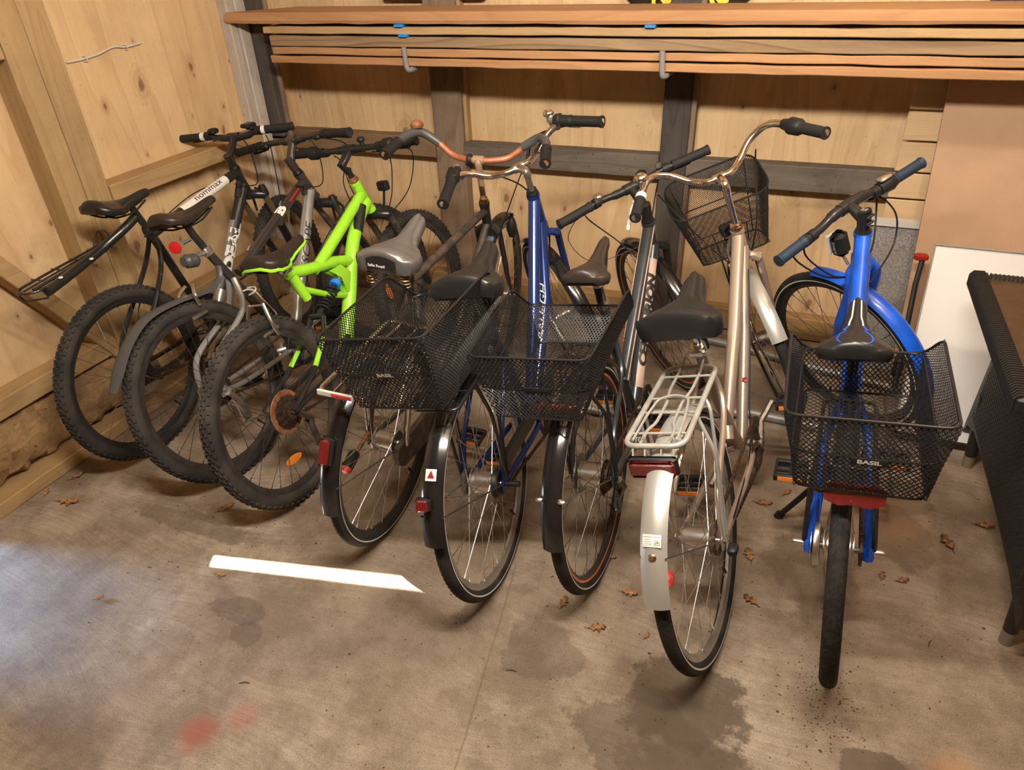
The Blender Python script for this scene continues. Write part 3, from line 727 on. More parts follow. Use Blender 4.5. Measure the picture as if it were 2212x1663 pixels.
def chain(root, A, ra, B, rb, y=-.047, mt=CHAIN):
    """chain loop made of little links round two sprockets"""
    A, B = V((A[0], 0, A[1])), V((B[0], 0, B[1])); d = B-A; D = d.length; base = math.atan2(d.z, d.x); off = math.asin((ra-rb)/D)
    pts = []
    def arc(c, r, a0, a1, n):
        for i in range(n+1):
            a = a0+(a1-a0)*i/n; pts.append(V((c.x+r*math.cos(a), y, c.z+r*math.sin(a))))
    a1 = base + math.pi/2 - off; a2 = base - math.pi/2 + off
    arc(A, ra, a1, a1 + (2*math.pi - (a1-a2)) , 18); arc(B, rb, a2, a2 + (a1-a2), 12); pts.append(pts[0])
    # resample
    cum = [0]
    for p, q_ in zip(pts, pts[1:]): cum.append(cum[-1]+(q_-p).length)
    n = int(cum[-1]/.0127); m = MB(); k = 0; P2 = []
    for i in range(n+1):
        s_ = cum[-1]*i/n
        while k < len(cum)-2 and cum[k+1] < s_: k += 1
        t_ = (s_-cum[k])/max(1e-9, cum[k+1]-cum[k]); P2.append(pts[k].lerp(pts[k+1], t_))
    for i in range(n):
        p, q_ = P2[i], P2[i+1]; dd = (q_-p).normalized(); nn = V((-dd.z, 0, dd.x))*(.0042 if i % 2 else .0034); yy = V((0, .0038 if i % 2 else .0026, 0)); ex = dd*.003
        m.add([p-ex-nn-yy, q_+ex-nn-yy, q_+ex+nn-yy, p-ex+nn-yy, p-ex-nn+yy, q_+ex-nn+yy, q_+ex+nn+yy, p-ex+nn+yy], ((0,1,2,3),(7,6,5,4),(0,4,5,1),(1,5,6,2),(2,6,7,3),(3,7,4,0)))
    return m.obj('chain', mt, root, smooth=False)
def saddle(root, tail, nose, W=.15, kind='sport', mt=SADB, trim=None, name='saddle', txt=None, skirt=None, th=None):
    T, Nn = V((tail[0], 0, tail[1])), V((nose[0], 0, nose[1])); ax = (Nn-T); L = ax.length; ax.normalize(); up = V((-ax.z, 0, ax.x)); Y = V((0, 1, 0))
    if kind == 'sport':
        prof = [(0, .45), (.02, .70), (.07, .93), (.16, 1), (.28, .92), (.42, .62), (.56, .38), (.7, .29), (.85, .26), (.94, .23), (.985, .14), (1, .05)]; th = th or .030; dome = .022; nz = .28
    else:
        prof = [(0, .55), (.015, .76), (.05, .93), (.15, 1), (.28, .95), (.42, .72), (.54, .45), (.66, .33), (.8, .29), (.92, .26), (.975, .19), (1, .06)]; th = th or .05; dome = .024; nz = .33
    m = MB(); rows = []
    tt = [0, .004, .012, .024, .04] + [i/26 for i in range(2, 26)] + [.975, .99, 1]
    def pr(t):
        for (a, wa), (b, wb_) in zip(prof, prof[1:]):
            if a <= t <= b:
                u = (t-a)/(b-a); u = u*u*(3-2*u); return wa+(wb_-wa)*u
        return prof[-1][1]
    rt = .05 if kind != 'spring' else .012
    for t in tt:
        hw = W/2*pr(t); c = T + ax*(L*t); sway = .014*math.cos(t*math.pi*2)*.6 + (.005 if t < .15 else 0)
        full = th*(1.0 - .35*t); u = max(0, (rt-t)/rt); drop = full*(.85 if kind != 'spring' else .2)*(1-math.sqrt(max(0, 1-u*u)))
        u2 = max(0, (t-.93)/.07); drop += full*.55*(1-math.sqrt(max(0, 1-u2*u2)))
        thk = full - drop; dm_ = dome*min(1, hw/.05)*(1-u*.6); rho = min(.45*thk+.001, .014, hw*.5); row = []
        def side(sg):
            out = []
            for q_ in (0, .33, .67, 1.): a = q_*math.pi/2; out.append((sg*(hw-rho+rho*math.sin(a)), -dm_-rho*(1-math.cos(a))))
            out.append((sg*(hw*.99), -dm_-rho-(thk-rho)*.55)); out.append((sg*(hw*.93), -dm_-thk)); return out
        sL, sR = side(-1), side(1); mid = [((hw-rho)*v, -dm_*abs(v)**2.4) for v in (-.8, -.55, -.28, 0, .28, .55, .8)]
        for yy, zz in sL[::-1] + mid + sR: row.append(c + Y*yy + up*(zz+sway-drop))
        rows.append(row)
    m.grid(rows)
    # end caps and underside
    n = len(rows[0])
    for rws in (rows[0], rows[-1]): m.add(rws, [tuple(range(n)) if rws is rows[0] else tuple(range(n-1, -1, -1))])
    m.grid([[r[-1], r[0]] for r in rows])
    if skirt:
        # side band faces get their own material
        pass
    sd = m.obj(name, mt, root)
    if trim:
        m = MB(); mp = [r[0]-up*.002 for r in rows]; mq = [r[-1]-up*.002 for r in rows][::-1]; m.tube(mp+mq, .0062, 6, closed=True); m.obj('trim', trim, sd)
    # rails
    m = MB()
    for s_ in (-1, 1):
        m.tube(cr([T+ax*(L*.12)+Y*(s_*.035)-up*(th+.012), T+ax*(L*.3)+Y*(s_*.022)-up*(th+.032), T+ax*(L*.6)+Y*(s_*.021)-up*(th+.030), T+ax*(L*.88)+Y*(s_*.008)-up*(th*.7+.012)]), .0035, 6)
    m.obj('rails', DULL if kind == 'sport' else RUST, sd)
    if kind == 'spring':
        for s_ in (-1, 1):
            m = MB(); c = T+ax*(L*.10)+Y*(s_*.055)-up*(th+.018); pts = [c+ax*(.014*math.cos(k*.7))+Y*(.014*math.sin(k*.7))-up*(k*.0012) for k in range(36)]
            m.tube(pts, .0025, 6); m.obj('spring', RUSTC, sd)
    return sd, T, ax, up, L, rows
def mudguard(root, name, c, R, w, a0, a1, mt, M=None, parent=None, lip=.35, n=40):
    """crescent strip over the tyre from angle a0 to a1 (degrees, 0 = forward, 90 = up)"""
    m = MB(); outer = []; 
    for i in range(n+1):
        a = math.radians(a0+(a1-a0)*i/n); row = []
        for j in range(9):
            v = -1+2*j/8; r = R - lip*w*(abs(v)**2.2)*.5; row.append(V((c[0]+r*math.cos(a), v*w/2, c[1]+r*math.sin(a))))
        for j in range(8, -1, -1):
            v = -1+2*j/8; r = R-.0018 - lip*w*(abs(v)**2.2)*.5; row.append(V((c[0]+r*math.cos(a), v*(w/2-.001), c[1]+r*math.sin(a))))
        outer.append([M @ p for p in row] if M is not None else row)
    m.grid(outer, closed_u=True); m.add(outer[0], [tuple(range(18))]); m.add(outer[-1], [tuple(range(17, -1, -1))])
    return m.obj(name, mt, parent or root)
def basket(root, d, mt=WIREB, name='basket', cell=(.0118, .0072), sign=None, flt=None, M=None):
    rx, rw, rz, px, pw, pz, fx, fw, mx, mw, mz, bx, bw, bz, gx, tilt, roll, yaw, dy = d
    A = Matrix.Translation((0, dy, .78)) @ Matrix.Rotation(roll, 4, 'X') @ Matrix.Rotation(yaw, 4, 'Z') @ Matrix.Rotation(tilt, 4, 'Y') @ Matrix.Translation((0, 0, -.78))
    if M is not None: A = M @ A
    P = {}
    for s_, c in ((1, 'L'), (-1, 'R')):
        for k, v in (('rr', (rx, s_*rw, rz)), ('pk', (px, s_*pw, pz)), ('fc', (fx, s_*fw, mz)), ('mr', (mx, s_*mw, mz)), ('br', (bx, s_*bw, bz)), ('bf', (gx, s_*bw*1.0, bz))): P[k+c] = A @ V(v)
    m = MB()
    m.tube(fillet([P['rrL'], P['rrR'], P['pkR'], P['fcR'], P['fcL'], P['pkL']], .03, 4, True), .0032, 8, closed=True)
    m.tube(fillet([P['mrL'], P['mrR'], P['fcR'], P['fcL']], .035, 4, True), .0026, 6, closed=True)
    m.tube(fillet([P['brL'], P['brR'], P['bfR'], P['bfL']], .03, 4, True), .0028, 6, closed=True)
    for a, b in ((.25, .25), (.5, .5), (.75, .75)):
        m.tube([P['brL'].lerp(P['brR'], a), P['bfL'].lerp(P['bfR'], b)], .0022, 6)
    bk = m.obj(name, mt, root)
    verts = []; faces = []
    th = .00092
    def patch(p00, p10, p11, p01, cw=cell[0], ch=cell[1]):
        """p00-p10 runs along u; p01-p11 the opposite side"""
        lu = max((p10-p00).length, (p11-p01).length); lv = max((p01-p00).length, (p11-p10).length)
        nu = max(1, round(lu/cw)); nv = max(1, round(lv/ch*2/2)); nrm = (p10-p00).cross(p01-p00)
        if nrm.length < 1e-9: nrm = (p11-p00).cross(p01-p00)
        nrm.normalize()
        def S(u, v): return (p00*(1-u)+p10*u)*(1-v)+(p01*(1-u)+p11*u)*v
        G = {}
        for j in range(nv+1):
            for i in range(2*nu+1):
                if (i+j) % 2 == 0: G[i, j] = S(i/(2*nu), j/nv)
        for (i, j), a in G.items():
            for di in (1, -1):
                b = G.get((i+di, j+1))
                if b is None: continue
                t_ = (b-a); L_ = t_.length
                if L_ < 1e-5: continue
                sd = nrm.cross(t_/L_)*th*1.25; k = len(verts)
                verts.extend([a-sd, a+sd, a+nrm*th*1.8, b-sd, b+sd, b+nrm*th*1.8])
                faces.extend([(k, k+1, k+4, k+3), (k+1, k+2, k+5, k+4), (k+2, k, k+3, k+5)])
    patch(P['brL'], P['brR'], P['mrR'], P['mrL']); patch(P['mrL'], P['mrR'], P['rrR'], P['rrL'])
    patch(P['brR'], P['bfR'], P['fcR'], P['mrR']); patch(P['mrR'], P['fcR'], P['pkR'], P['rrR'])
    patch(P['bfL'], P['brL'], P['mrL'], P['fcL']); patch(P['fcL'], P['mrL'], P['rrL'], P['pkL'])
    patch(P['bfR'], P['bfL'], P['fcL'], P['fcR']); patch(P['brL'], P['bfL'], P['bfR'], P['brR'], .016, .009)
    me = bpy.data.meshes.new('wire_mesh'); me.from_pydata(verts, [], faces); me.materials.append(mt)
    o = link('wire_mesh', me, bk); o['kind'] = 'stuff'
    if sign is not None:
        c = (P['mrL']+P['mrR']+P['rrL']+P['rrR'])/4; u = (P['mrR']-P['mrL']).normalized(); up_ = ((P['rrL']+P['rrR'])-(P['mrL']+P['mrR'])).normalized(); nn = u.cross(up_).normalized()
        if nn.dot(A.to_3x3() @ V((-1, 0, 0))) < 0: nn = -nn
        c = c + nn*.004 + u*sign[1] + up_*sign[2]
        Mx = Matrix((( u.x, up_.x, nn.x, c.x), (u.y, up_.y, nn.y, c.y), (u.z, up_.z, nn.z, c.z), (0, 0, 0, 1)))
        mm_ = MB(); mm_.bbox((-.034, -.009, -.0015), (.034, .009, .0015), .001, M=Mx); pl = mm_.obj('name_plate', DULL, bk)
        if sign[0]: flat_text('lettering', sign[0], .0145, WHITEL, Mx @ Matrix.Translation((0, 0, .0019)), pl, bold=.0006, sx=1.25)
    return bk

class Bike:
    def __init__(s, name, pose_, H0, steer, R, label, hand):
        s.M = pose(*pose_); s.root = empty(name, s.M); tag(s.root, label, 'bicycle', 'bicycles parked side by side'); s.H = V((H0[0], 0, H0[1])); s.R = R
        s.S = Matrix.Translation(s.H) @ Matrix.Rotation(math.radians(steer), 4, AX) @ Matrix.Translation(-s.H)
        s.a, s.st, s.b, s.u, s.hw = hand
        s.xf = H0[0] + (H0[1]-R)/math.tan(math.radians(71)) + .048
        s.C = s.H + AX*s.a + V((s.st, 0, 0))      # clamp centre, unsteered
    def T(s, pts): return [s.S @ V(p) for p in pts]
    def on(s, z, fwd=0): return V((s.H.x + (s.H.z-z)/math.tan(math.radians(71)) + fwd, 0, z))
    def part(s, name, m, mt, label=None, parent=None, smooth=True): return m.obj(name, mt, parent or s.root, smooth, label)
    def fork(s, crown_z, mt, r=.013, spread=.05, blade=None, susp=False, stan=None):
        c = s.on(crown_z); ax_ = V((s.xf, 0, s.R)); m = MB()
        m.tube(s.T([s.on(s.H.z-.005), c]), .016, 10)
        if susp:
            m.tube(s.T(fillet([c+V((.02, -spread-.012, .005)), c+V((.0, -.03, .015)), c+V((.0, .03, .015)), c+V((.02, spread+.012, .005))], .02)), .021, 10)
        else: m.tube(s.T(fillet([c+V((0, -spread, -.015)), c+V((0, -spread*.5, .01)), c+V((0, spread*.5, .01)), c+V((0, spread, -.015))], .02)), .015, 8)
        for sg in (-1, 1):
            top = c+V((.02 if susp else 0, sg*(spread+.012 if susp else spread), 0)); bot = ax_+V((0, sg*.053, 0)); 
            if susp:
                lo = top.lerp(bot, .40); m2 = MB(); m2.tube(s.T([lo, top.lerp(bot, .95), bot]), [.020, .017, .010], 10); s.part('fork_lower', m2, mt)
            else:
                k = top.lerp(bot, .72)+V((-.016, 0, 0)); m.tube(s.T(cr([top, top.lerp(bot, .4)+V((-.008, 0, 0)), k, bot])), [r]*10+[r*.85]*4+[r*.65]*5, 8)
        f = s.part('fork', m, mt)
        if susp:
            for sg in (-1, 1):
                top = c+V((.02, sg*(spread+.012), 0)); bot = ax_+V((0, sg*.053, 0)); mm_ = MB(); mm_.tube(s.T([top, top.lerp(bot, .41)]), .0145, 10); mm_.obj('stanchion', stan, f)
        return f
    def fwheel(s, **k): return wheel(s.root, 'front_wheel', s.S @ Matrix.Translation((s.xf, 0, s.R)), R=s.R, front=True, **k)
    def rwheel(s, **k): return wheel(s.root, 'rear_wheel', Matrix.Translation((0, 0, s.R)), R=s.R, **k)
    def headset(s, z0, z1, r, mt, spmt=DULL):
        m = MB(); m.tube([s.on(z0), s.on(z1)], r, 16); m.tube([s.on(z1-.012), s.on(z1)], r*1.12, 16); m.tube([s.on(z0), s.on(z0+.012)], r*1.12, 16); s.part('head_tube', m, mt)
        m = MB(); m.lathe([(r*.9, z1), (r*1.05, z1+.006), (r*.85, z1+.016), (r*.85, z1+.022), (.0001, z1+.022)], 'Z', n=16); me = m.mesh('headset', spmt)
        me.transform(Matrix.Translation(s.on(z1)) @ V((0, 0, 1)).rotation_difference(AX).to_matrix().to_4x4() @ Matrix.Translation((0, 0, -z1))); link('headset', me, s.root)
    def grips(s, hb, L, R_, dirL, dirR, mt=GRIPM, r=.0165, ln=.125, ribs=True, ring=None, twist=0):
        for e, d in ((L, dirL), (R_, dirR)):
            e = V(e); d = V(d).normalized(); m = MB(); pts = []; rad = []
            for i in range(25):
                t = i/24; pts.append(e + d*(ln*t)); rad.append(r*(1 + (.05 if (i % 2 and ribs and 3 < i < 21) else 0) + (.12 if i < 2 or i > 22 else 0)))
            m.tube(pts, rad, 12); g_ = m.obj('grip', mt, hb)
            if ring: mm_ = MB(); mm_.tube([e+d*ln, e+d*(ln+.018)], r*1.1, 12); mm_.obj('lock_ring', ring, g_)
            if twist: mm_ = MB(); mm_.tube([e+d*(ln+.002), e+d*(ln+.01), e+d*(ln+.04), e+d*(ln+.055)], [r*1.1, r*1.6, r*1.65, r*1.2], 14); mm_.obj('gear_shifter', DULL, hb)
def lever(hb, p, along, fwd, ln=.11, mt=DULL, up=V((0, 0, 1))):
    p, along, fwd = V(p), V(along).normalized(), V(fwd).normalized()
    m = MB(); m.tube([p-along*.012, p+along*.012], .0185, 12); m.bbox((-.014, -.012, -.010), (.014, .012, .010), .003, M=Matrix.Translation(p+fwd*.024-up*.006))
    m.tube(cr([p+fwd*.03+along*.0, p+fwd*.052+along*.02-up*.008, p+fwd*.05+along*(ln*.6)-up*.012, p+fwd*.045+along*ln-up*.012]), [.006]*6+[.0052]*7+[.0065]*6, 8)
    return m.obj('brake_lever', mt, hb)
def bell(hb, p, mt, r=.025, up=V((0, 0, 1))):
    q_ = V((0, 0, 1)).rotation_difference(up).to_matrix(); m = MB()
    m.lathe([(r*.55, -r*.35), (r*.9, -r*.2), (r, r*.1), (r*.95, r*.4), (r*.75, r*.68), (r*.4, r*.86), (.0001, r*.9)], 'Z', V(p), 24, M=q_)
    m.lathe([(.010, -.026), (.010, -.008), (r*.6, -r*.34)], 'Z', V(p), 12, M=q_); return m.obj('bell', mt, hb)
def cable(root, pts, r=.0024, mt=DULL, name='cable'):
    m = MB(); m.tube(cr(pts, 8), r, 6); return m.obj(name, mt, root)
def cogs(root, radii, y0=-.036, mt=COG):
    m = MB(); y = y0
    for r in radii: disc_teeth(m, (0, 0, 0), r, max(11, int(r*240)), y-.0016, y, .35); y -= .0042
    return m
def tri(root, P, mts, radii, name='frame', flats=None):
    """P: list of polylines with radius"""
    m = MB()
    for pl, r in zip(P, radii): m.tube(pl, r, 12)
    return m.obj(name, mts, root)
def stays(m, bb, R, seat, r=.0085, rs=.0075, wide=.062, bend=.045):
    for s_ in (-1, 1):
        ax_ = V((0, s_*wide, R))
        m.tube(cr([V((bb[0]-.03, s_*.018, bb[1])), V((bb[0]-.10, s_*bend, bb[1]+.008)), V((.10, s_*wide*.95, R-.02)), ax_]), r, 8)
        m.tube(cr([V((seat[0], s_*.014, seat[1])), V((seat[0]-.05, s_*bend*.9, seat[1]-.11)), V((.05, s_*wide*.97, R+.12)), ax_]), rs, 8)
        m.bbox((-.018, s_*wide-.003, R-.022), (.020, s_*wide+.003, R+.018), .002)
def bar_flat(s, mt, rise=.0, r=.0125, back=None):
    C, hw, b, u = s.C, s.hw, s.b, s.u
    f = lambda sg: [V((C.x, sg*.05, C.z)), V((C.x-b*.1, sg*.11, C.z+u*.8+rise)), V((C.x-b*.45, sg*hw*.6, C.z+u+rise)), V((C.x-b, sg*hw, C.z+u))]
    pts = f(1)[::-1] + f(-1); m = MB(); P = s.T(cr(pts, 5)); m.tube(P, [r*(1.25 if .38 < i/len(P) < .62 else 1) for i in range(len(P))], 12)
    hb = s.part('handlebar', m, mt); L, Rr = s.T([f(1)[3]])[0], s.T([f(-1)[3]])[0]
    dL = s.T([f(1)[2]])[0]-L; dR = s.T([f(-1)[2]])[0]-Rr
    return hb, L, Rr, dL, dR
def bar_path(s, half, mt, r=.0115, mats=None):
    """half: offsets (x back-/forward+, y out, z up) from the clamp, ending at the grip end"""
    C = s.C; pts = [V((C.x+x, y, C.z+z)) for x, y, z in half][::-1] + [V((C.x+x, -y, C.z+z)) for x, y, z in half]
    m = MB(); P = s.T(cr(pts, 7)); m.tube(P, r, 12); hb = s.part('handlebar', m, mt)
    e = half[-1]; k = half[-2]
    q = lambda o, sg: s.T([V((C.x+o[0], sg*o[1], C.z+o[2]))])[0]
    return hb, q(e, 1), q(e, -1), q(k, 1)-q(e, 1), q(k, -1)-q(e, -1)
def stem(s, mt, quill=False, r=.016, bolt=True):
    m = MB(); top = s.H + AX*(s.a if quill else s.a*.92)
    if quill:
        m.tube(s.T([s.H, s.H+AX*s.a*.75]), .0112, 12); m.tube(s.T(cr([s.H+AX*s.a*.70, s.H+AX*s.a*.92, s.C])), [.0135]*6+[.0145]*6+[.014], 12)
    else:
        m.tube(s.T([s.H-AX*.01, s.H+AX*(s.a*.35)]), .0175, 14)
        m.tube(s.T([s.H+AX*(s.a*.2), s.H+AX*(s.a*.55)]), .019, 14); m.tube(s.T([s.H+AX*(s.a*.4), s.C]), [r*1.1, r], 12)
    c = s.C; m.tube(s.T([c+V((0, .020 if quill else .026, 0)), c+V((0, -.020 if quill else -.026, 0))]), .016 if quill else .0195, 14)
    return s.part('stem', m, mt)
def rack(root, x0, x1, z, hw, y0, mt, R, r=.0055, struts=True, rails=2, cross=3, front=None, name='rear_rack', zr=0., rs=.0048, wide=.066, strutx=-.02):
    m = MB(); f = lambda x, y, dz=0: V((x, y0+y, z+zr*(x-x0)+dz))
    m.tube(fillet([f(x0, hw), f(x0, -hw), f(x1, -hw), f(x1, hw)], .025, 4, True), r, 10, closed=True)
    for k in range(rails):
        y = hw*(-.4+.8*k/max(1, rails-1)) if rails > 1 else 0
        m.tube([f(x0, y), f(x1, y)], r*.6, 6)
    for k in range(cross):
        x = x0+(x1-x0)*(k+1)/(cross+1); m.tube([f(x, hw), f(x, -hw)], r*.6, 6)
    rk = m.obj(name, mt, root)
    if struts:
        for sg in (1, -1):
            m = MB(); m.tube(fillet([f(x0+(x1-x0)*.35, sg*hw), V((strutx*.2+.0, y0*.5+sg*(hw+.012), z-.12)), V((0, sg*wide, R+.03)), V((0, sg*wide, R))], .03, 4), rs, 8)
            m.tube([f(x0+(x1-x0)*.7, sg*hw), V((.01, sg*wide, R+.02))], rs*.9, 8)
            m.obj('strut', mt, rk)
    if front:
        m = MB()
        for sg in (1, -1): m.tube([f(x1, sg*.02), V(front)+V((0, sg*.012, 0))], rs, 6)
        m.obj('strut', mt, rk)
    return rk
def rear_light(root, c, size, mt=REDR, base=DULL, Mrot=None, name='tail_light'):
    x, y, z = c; a, b, d = size
    m = MB(); m.bbox((-.006, -b/2-.004, -d/2-.004), (.012, b/2+.004, d/2+.004), .006); M_ = Matrix.Translation(c)
    if Mrot: M_ = M_ @ Mrot
    o = m.obj(name, base, root, M=M_); m = MB(); m.bbox((-a, -b/2, -d/2), (-.004, b/2, d/2), .007); m.obj('lens', mt, o); return o
def fork_brake(s, mt=DULL):
    c = s.on(s.R*2+.03, .04); m = MB()
    for sg in (1, -1): m.tube(s.T([c+V((.02, sg*.03, -.05)), c+V((.03, sg*.036, .01)), c+V((.03, -sg*.012, .055))]), .006, 6)
    return s.part('brake_arms', m, mt)
def half_sleeve(parent, A, B, r, up, spread, mt, name='panel', t0=0., t1=1.):
    A, B, up = V(A), V(B), V(up); t = (B-A).normalized(); u = (up-t*up.dot(t)).normalized(); w_ = u.cross(t); rows = []
    for k in range(2):
        C = A.lerp(B, t0 if k == 0 else t1); rows.append([C+(u*math.cos(a)+w_*math.sin(a))*r for a in [(-spread+2*spread*i/8) for i in range(9)]])
    m = MB(); m.grid(rows); return m.obj(name, mt, parent)
def HALF_A(dt, dB, dA):
    half_sleeve(dt, dB, dA, .0256, (-.25, -1, .25), .72, BLACKL, 'lettering_panel', .24, .80)
    wrap_text('lettering', 'IDEAL', .062, WHITEL, dB, dA, .0262, (-.25, -1, .25), dt, bold=.0045, sx=1.5, pos=.52)
# ------------------------------------------------ A : black hardtail with seat post rack
A = Bike('bicycle', (-2.2303, 1.5854, 1.6318, .0411), (.855, .881), 10.3, .337, 'black and silver mountain bike at the far left, rack on its seat post', (.124, .119, -.008, .016, .282))
r_ = A.root; kw = dict(w=.052, kind='knob', stripe=None, rim=RIMB, spk=SPOKE, hub=WHITE, hr=.024)
A.rwheel(tmat=BLUEY, **kw, discr=.08); A.fwheel(tmat=BLUEY, **kw)
m = MB(); bb = (.44, .30)
m.tube([A.on(.865), V((.33, 0, .79)), V((.292, 0, .782))], [.021, .019, .017], 14)
m.tube([V((.293, 0, .80)), V((bb[0], 0, bb[1]))], .0165, 12)
m.tube([V((.880, 0, .80)), V((bb[0]+.01, 0, bb[1]+.02))], [.025, .023], 14)
m.tube([V((.865, 0, .83)), V((.83, 0, .76))], [.012, .02], 8)
stays(m, bb, .337, (.296, .775), .0095, .009); m.tube([V((.20, .035, .60)), V((.20, -.035, .60))], .007, 8)
A.part('frame', m, BLACK); m = MB()
dA, dB = V((.880, 0, .80)), V((bb[0]+.01, 0, bb[1]+.02)); m.tube([dA.lerp(dB, .27), dA.lerp(dB, .98)], .0252, 16, cap=False); dt = A.part('down_tube_sleeve', m, SILVER, 'silver painted part of the down tube')
HALF_A(dt, dB, dA)
tA, tB = A.on(.865), V((.33, 0, .79)); m = MB(); m.tube([tA.lerp(tB, .16), tA.lerp(tB, .72)], .0212, 14, cap=False); tt = A.part('top_tube_band', m, WHITEL, 'white band on the top tube')
wrap_text('lettering', 'nommax', .034, BLACKL, tB, tA, .0214, (0, -.6, .8), tt, sx=1.5, pos=.60)
A.headset(.74, .881, .021, BLACK)
A.fork(.735, BLACK, susp=True, stan=KHAKI); stem(A, BLACK); hb, L, Rr, dL, dR = bar_flat(A, BLACK)
A.grips(hb, L, Rr, dL, dR, GRIPM, ring=WHITE)
for e, d_ in ((L, dL), (Rr, dR)):
    n_ = V(d_).normalized(); lever(hb, e+n_*.16, -n_, A.S.to_3x3() @ V((1, 0, -.25)))
    m = MB(); M_ = Matrix.Translation(e+n_*.19+V((0, 0, .02))) ; m.bbox((-.022, -.018, -.012), (.022, .018, .010), .006, M=M_); m.obj('shifter', DULL, hb)
m = MB(); m.bbox((-.03, -.022, 0), (.03, .022, .016), .004, M=Matrix.Translation(A.S @ (A.C+V((-.005, -.085, .035))))); o = m.obj('bike_computer', DULL, hb)
m = MB(); m.bbox((-.024, -.017, .016), (.024, .017, .0175), .001, M=Matrix.Translation(A.S @ (A.C+V((-.005, -.085, .035))))); m.obj('screen', GREYPL, o)
m = MB(); m.tube([V((.296, 0, .79)), V((.255, 0, .90)), V((.245, 0, .93))], [.0135, .0135, .012], 12); A.part('seat_post', m, BLACK)
m = MB(); m.lathe([(.02, -.012), (.021, 0), (.02, .012)], 'Z', (.288, 0, .805), 14); m.tube([V((.28, -.02, .80)), V((.25, -.035, .80)), V((.235, -.03, .80))], .004, 6); A.part('seat_clamp', m, DULL)
saddle(r_, (.075, .972), (.355, .942), .145, 'sport', SADB)
crankset(r_, bb, .088, 200, ALLOY, DULL, orange=False); chain(r_, bb, .075, (0, .337), .035)
o = cogs(r_, [.055, .047, .040, .032]).obj('cassette', COG, r_); o.location = (0, 0, .337)
# seat post rack: beam, hoop, bars
t_ = A.part('seat_post_rack', (lambda m: m.tube(cr([V((.252, 0, .868)), V((.19, .01, .842)), V((.10, .045, .80)), V((-.02, .03, .782)), V((-.20, -.012, .772))]), .0165, 12))(MB()), BLACK)
m = MB(); zr = .785
hoop = [(.17, .135, zr), (-.10, .098, zr), (-.24, .075, zr), (-.265, .03, zr), (-.23, -.01, zr), (.12, .05, zr)]
m.tube(fillet([V(p) for p in hoop], .03, 4), .0045, 8)
m.tube([V((.15, .11, zr)), V((-.235, .045, zr))], .0035, 6); m.tube([V((.15, .085, zr)), V((-.22, .02, zr))], .006, 6)
for x in (.12, .03, -.06, -.15): m.tube([V((x, .125+x*.12, zr)), V((x, .045+x*.12, zr))], .0035, 6)
m.tube(cr([V((.14, .13, zr)), V((.17, .12, zr+.05)), V((.17, .07, zr+.05)), V((.15, .05, zr))]), .0035, 6)
m.tube(fillet([V((-.25, .06, zr)), V((-.24, .055, zr-.035)), V((-.20, -.01, zr-.035)), V((-.21, 0, zr))], .01), .003, 6)
m.obj('platform', BLACK, t_)
for x, y in ((.02, .012), (-.14, -.018)): m = MB(); m.lathe([(.007, -.002), (.007, .002), (.0001, .003)], 'Z', (0, 0, 0), 10); m.obj('bolt', WHITEL, t_, M=Matrix.Translation((x, y, .797)))
cable(r_, [A.S @ (A.C+V((.02, .12, -.01))), A.S @ (A.C+V((.10, .02, -.03))), A.on(.80, .05)+V((0, -.04, 0)), V((.80, -.025, .83))])
cable(r_, [A.S @ (A.C+V((.02, -.14, -.01))), A.S @ (A.C+V((.12, -.09, -.10))), A.S @ V((A.xf-.05, -.06, .6))])
cable(r_, [A.on(.84)+V((0, .022, 0)), V((.6, .022, .85)), V((.36, .018, .80)), V((.27, .02, .74)), V((.14, .05, .50))], .0022)
fork_brake(A)
def lockout(s):
    c = s.on(.735)+V((.022, -.062, .0)); m = MB(); m.tube(s.T([c, c+V((-.004, 0, .03)), c+V((-.006, 0, .048))]), [.021, .019, .014], 12); o = s.part('fork_knob', m, DULL)
    m = MB(); m.tube(s.T([c+V((-.006, 0, .047)), c+V((-.0065, 0, .051))]), .006, 8); m.obj('knob_cap', REDP, o, label='red knob cap')
lockout(A)
# ------------------------------------------------ B : dark grey and silver mountain bike
B_ = Bike('bicycle', (-1.7884, 1.5876, 1.5275, .2778), (.866, .908), -10.1, .337, 'dark grey mountain bike with clip-on rear mudguard, second from left', (.139, .079, .024, -.005, .385))
s = B_; r_ = s.root; bb = (.44, .30)
kw = dict(w=.052, kind='knob', stripe=None, rim=RIMD, spk=SPOKEB, hub=ALLOYD, hr=.02)
s.rwheel(tmat=BLUEY, **kw); s.fwheel(tmat=BLUEY, **kw)
m = MB(); m.lathe([(0, 0), (1, 0)], n=3) if False else None
for sg in (1, -1):   # coloured stripe pieces on the tyre wall
    pass
m = MB(); ttA, ttB = s.on(.875), V((.345, 0, .665))
m.tube([ttA, ttA.lerp(ttB, .5), ttB], [.018, .020, .019], 14); m.tube([V((.256, 0, .79)), V((bb[0], 0, bb[1]))], .0165, 12)
m.tube([V((.868, 0, .855)), V((.85, 0, .82))], .014, 8)
s.part('frame', m, GUNM)
m = MB(); dA, dB = s.on(.83), V((bb[0]+.01, 0, bb[1]+.015)); m.tube([dA, dA.lerp(dB, .5), dB], [.023, .026, .022], 16); dt = s.part('down_tube', m, SILVER, 'polished silver down tube')
wrap_text('lettering', 'ESCAPE', .05, BLACKL, dB, dA, .0262, (0, -.95, .15), dt, sx=1.3, shear=.25, pos=.60)
mid0 = ttA.lerp(ttB, .30); m = MB(); m.tube([ttA.lerp(ttB, .12)+V((0, -.016, .004)), ttA.lerp(ttB, .27)+V((0, -.0165, .004))], .0060, 8, cap=True); o = s.part('top_tube_band', m, REDP, 'red stripe on the top tube')
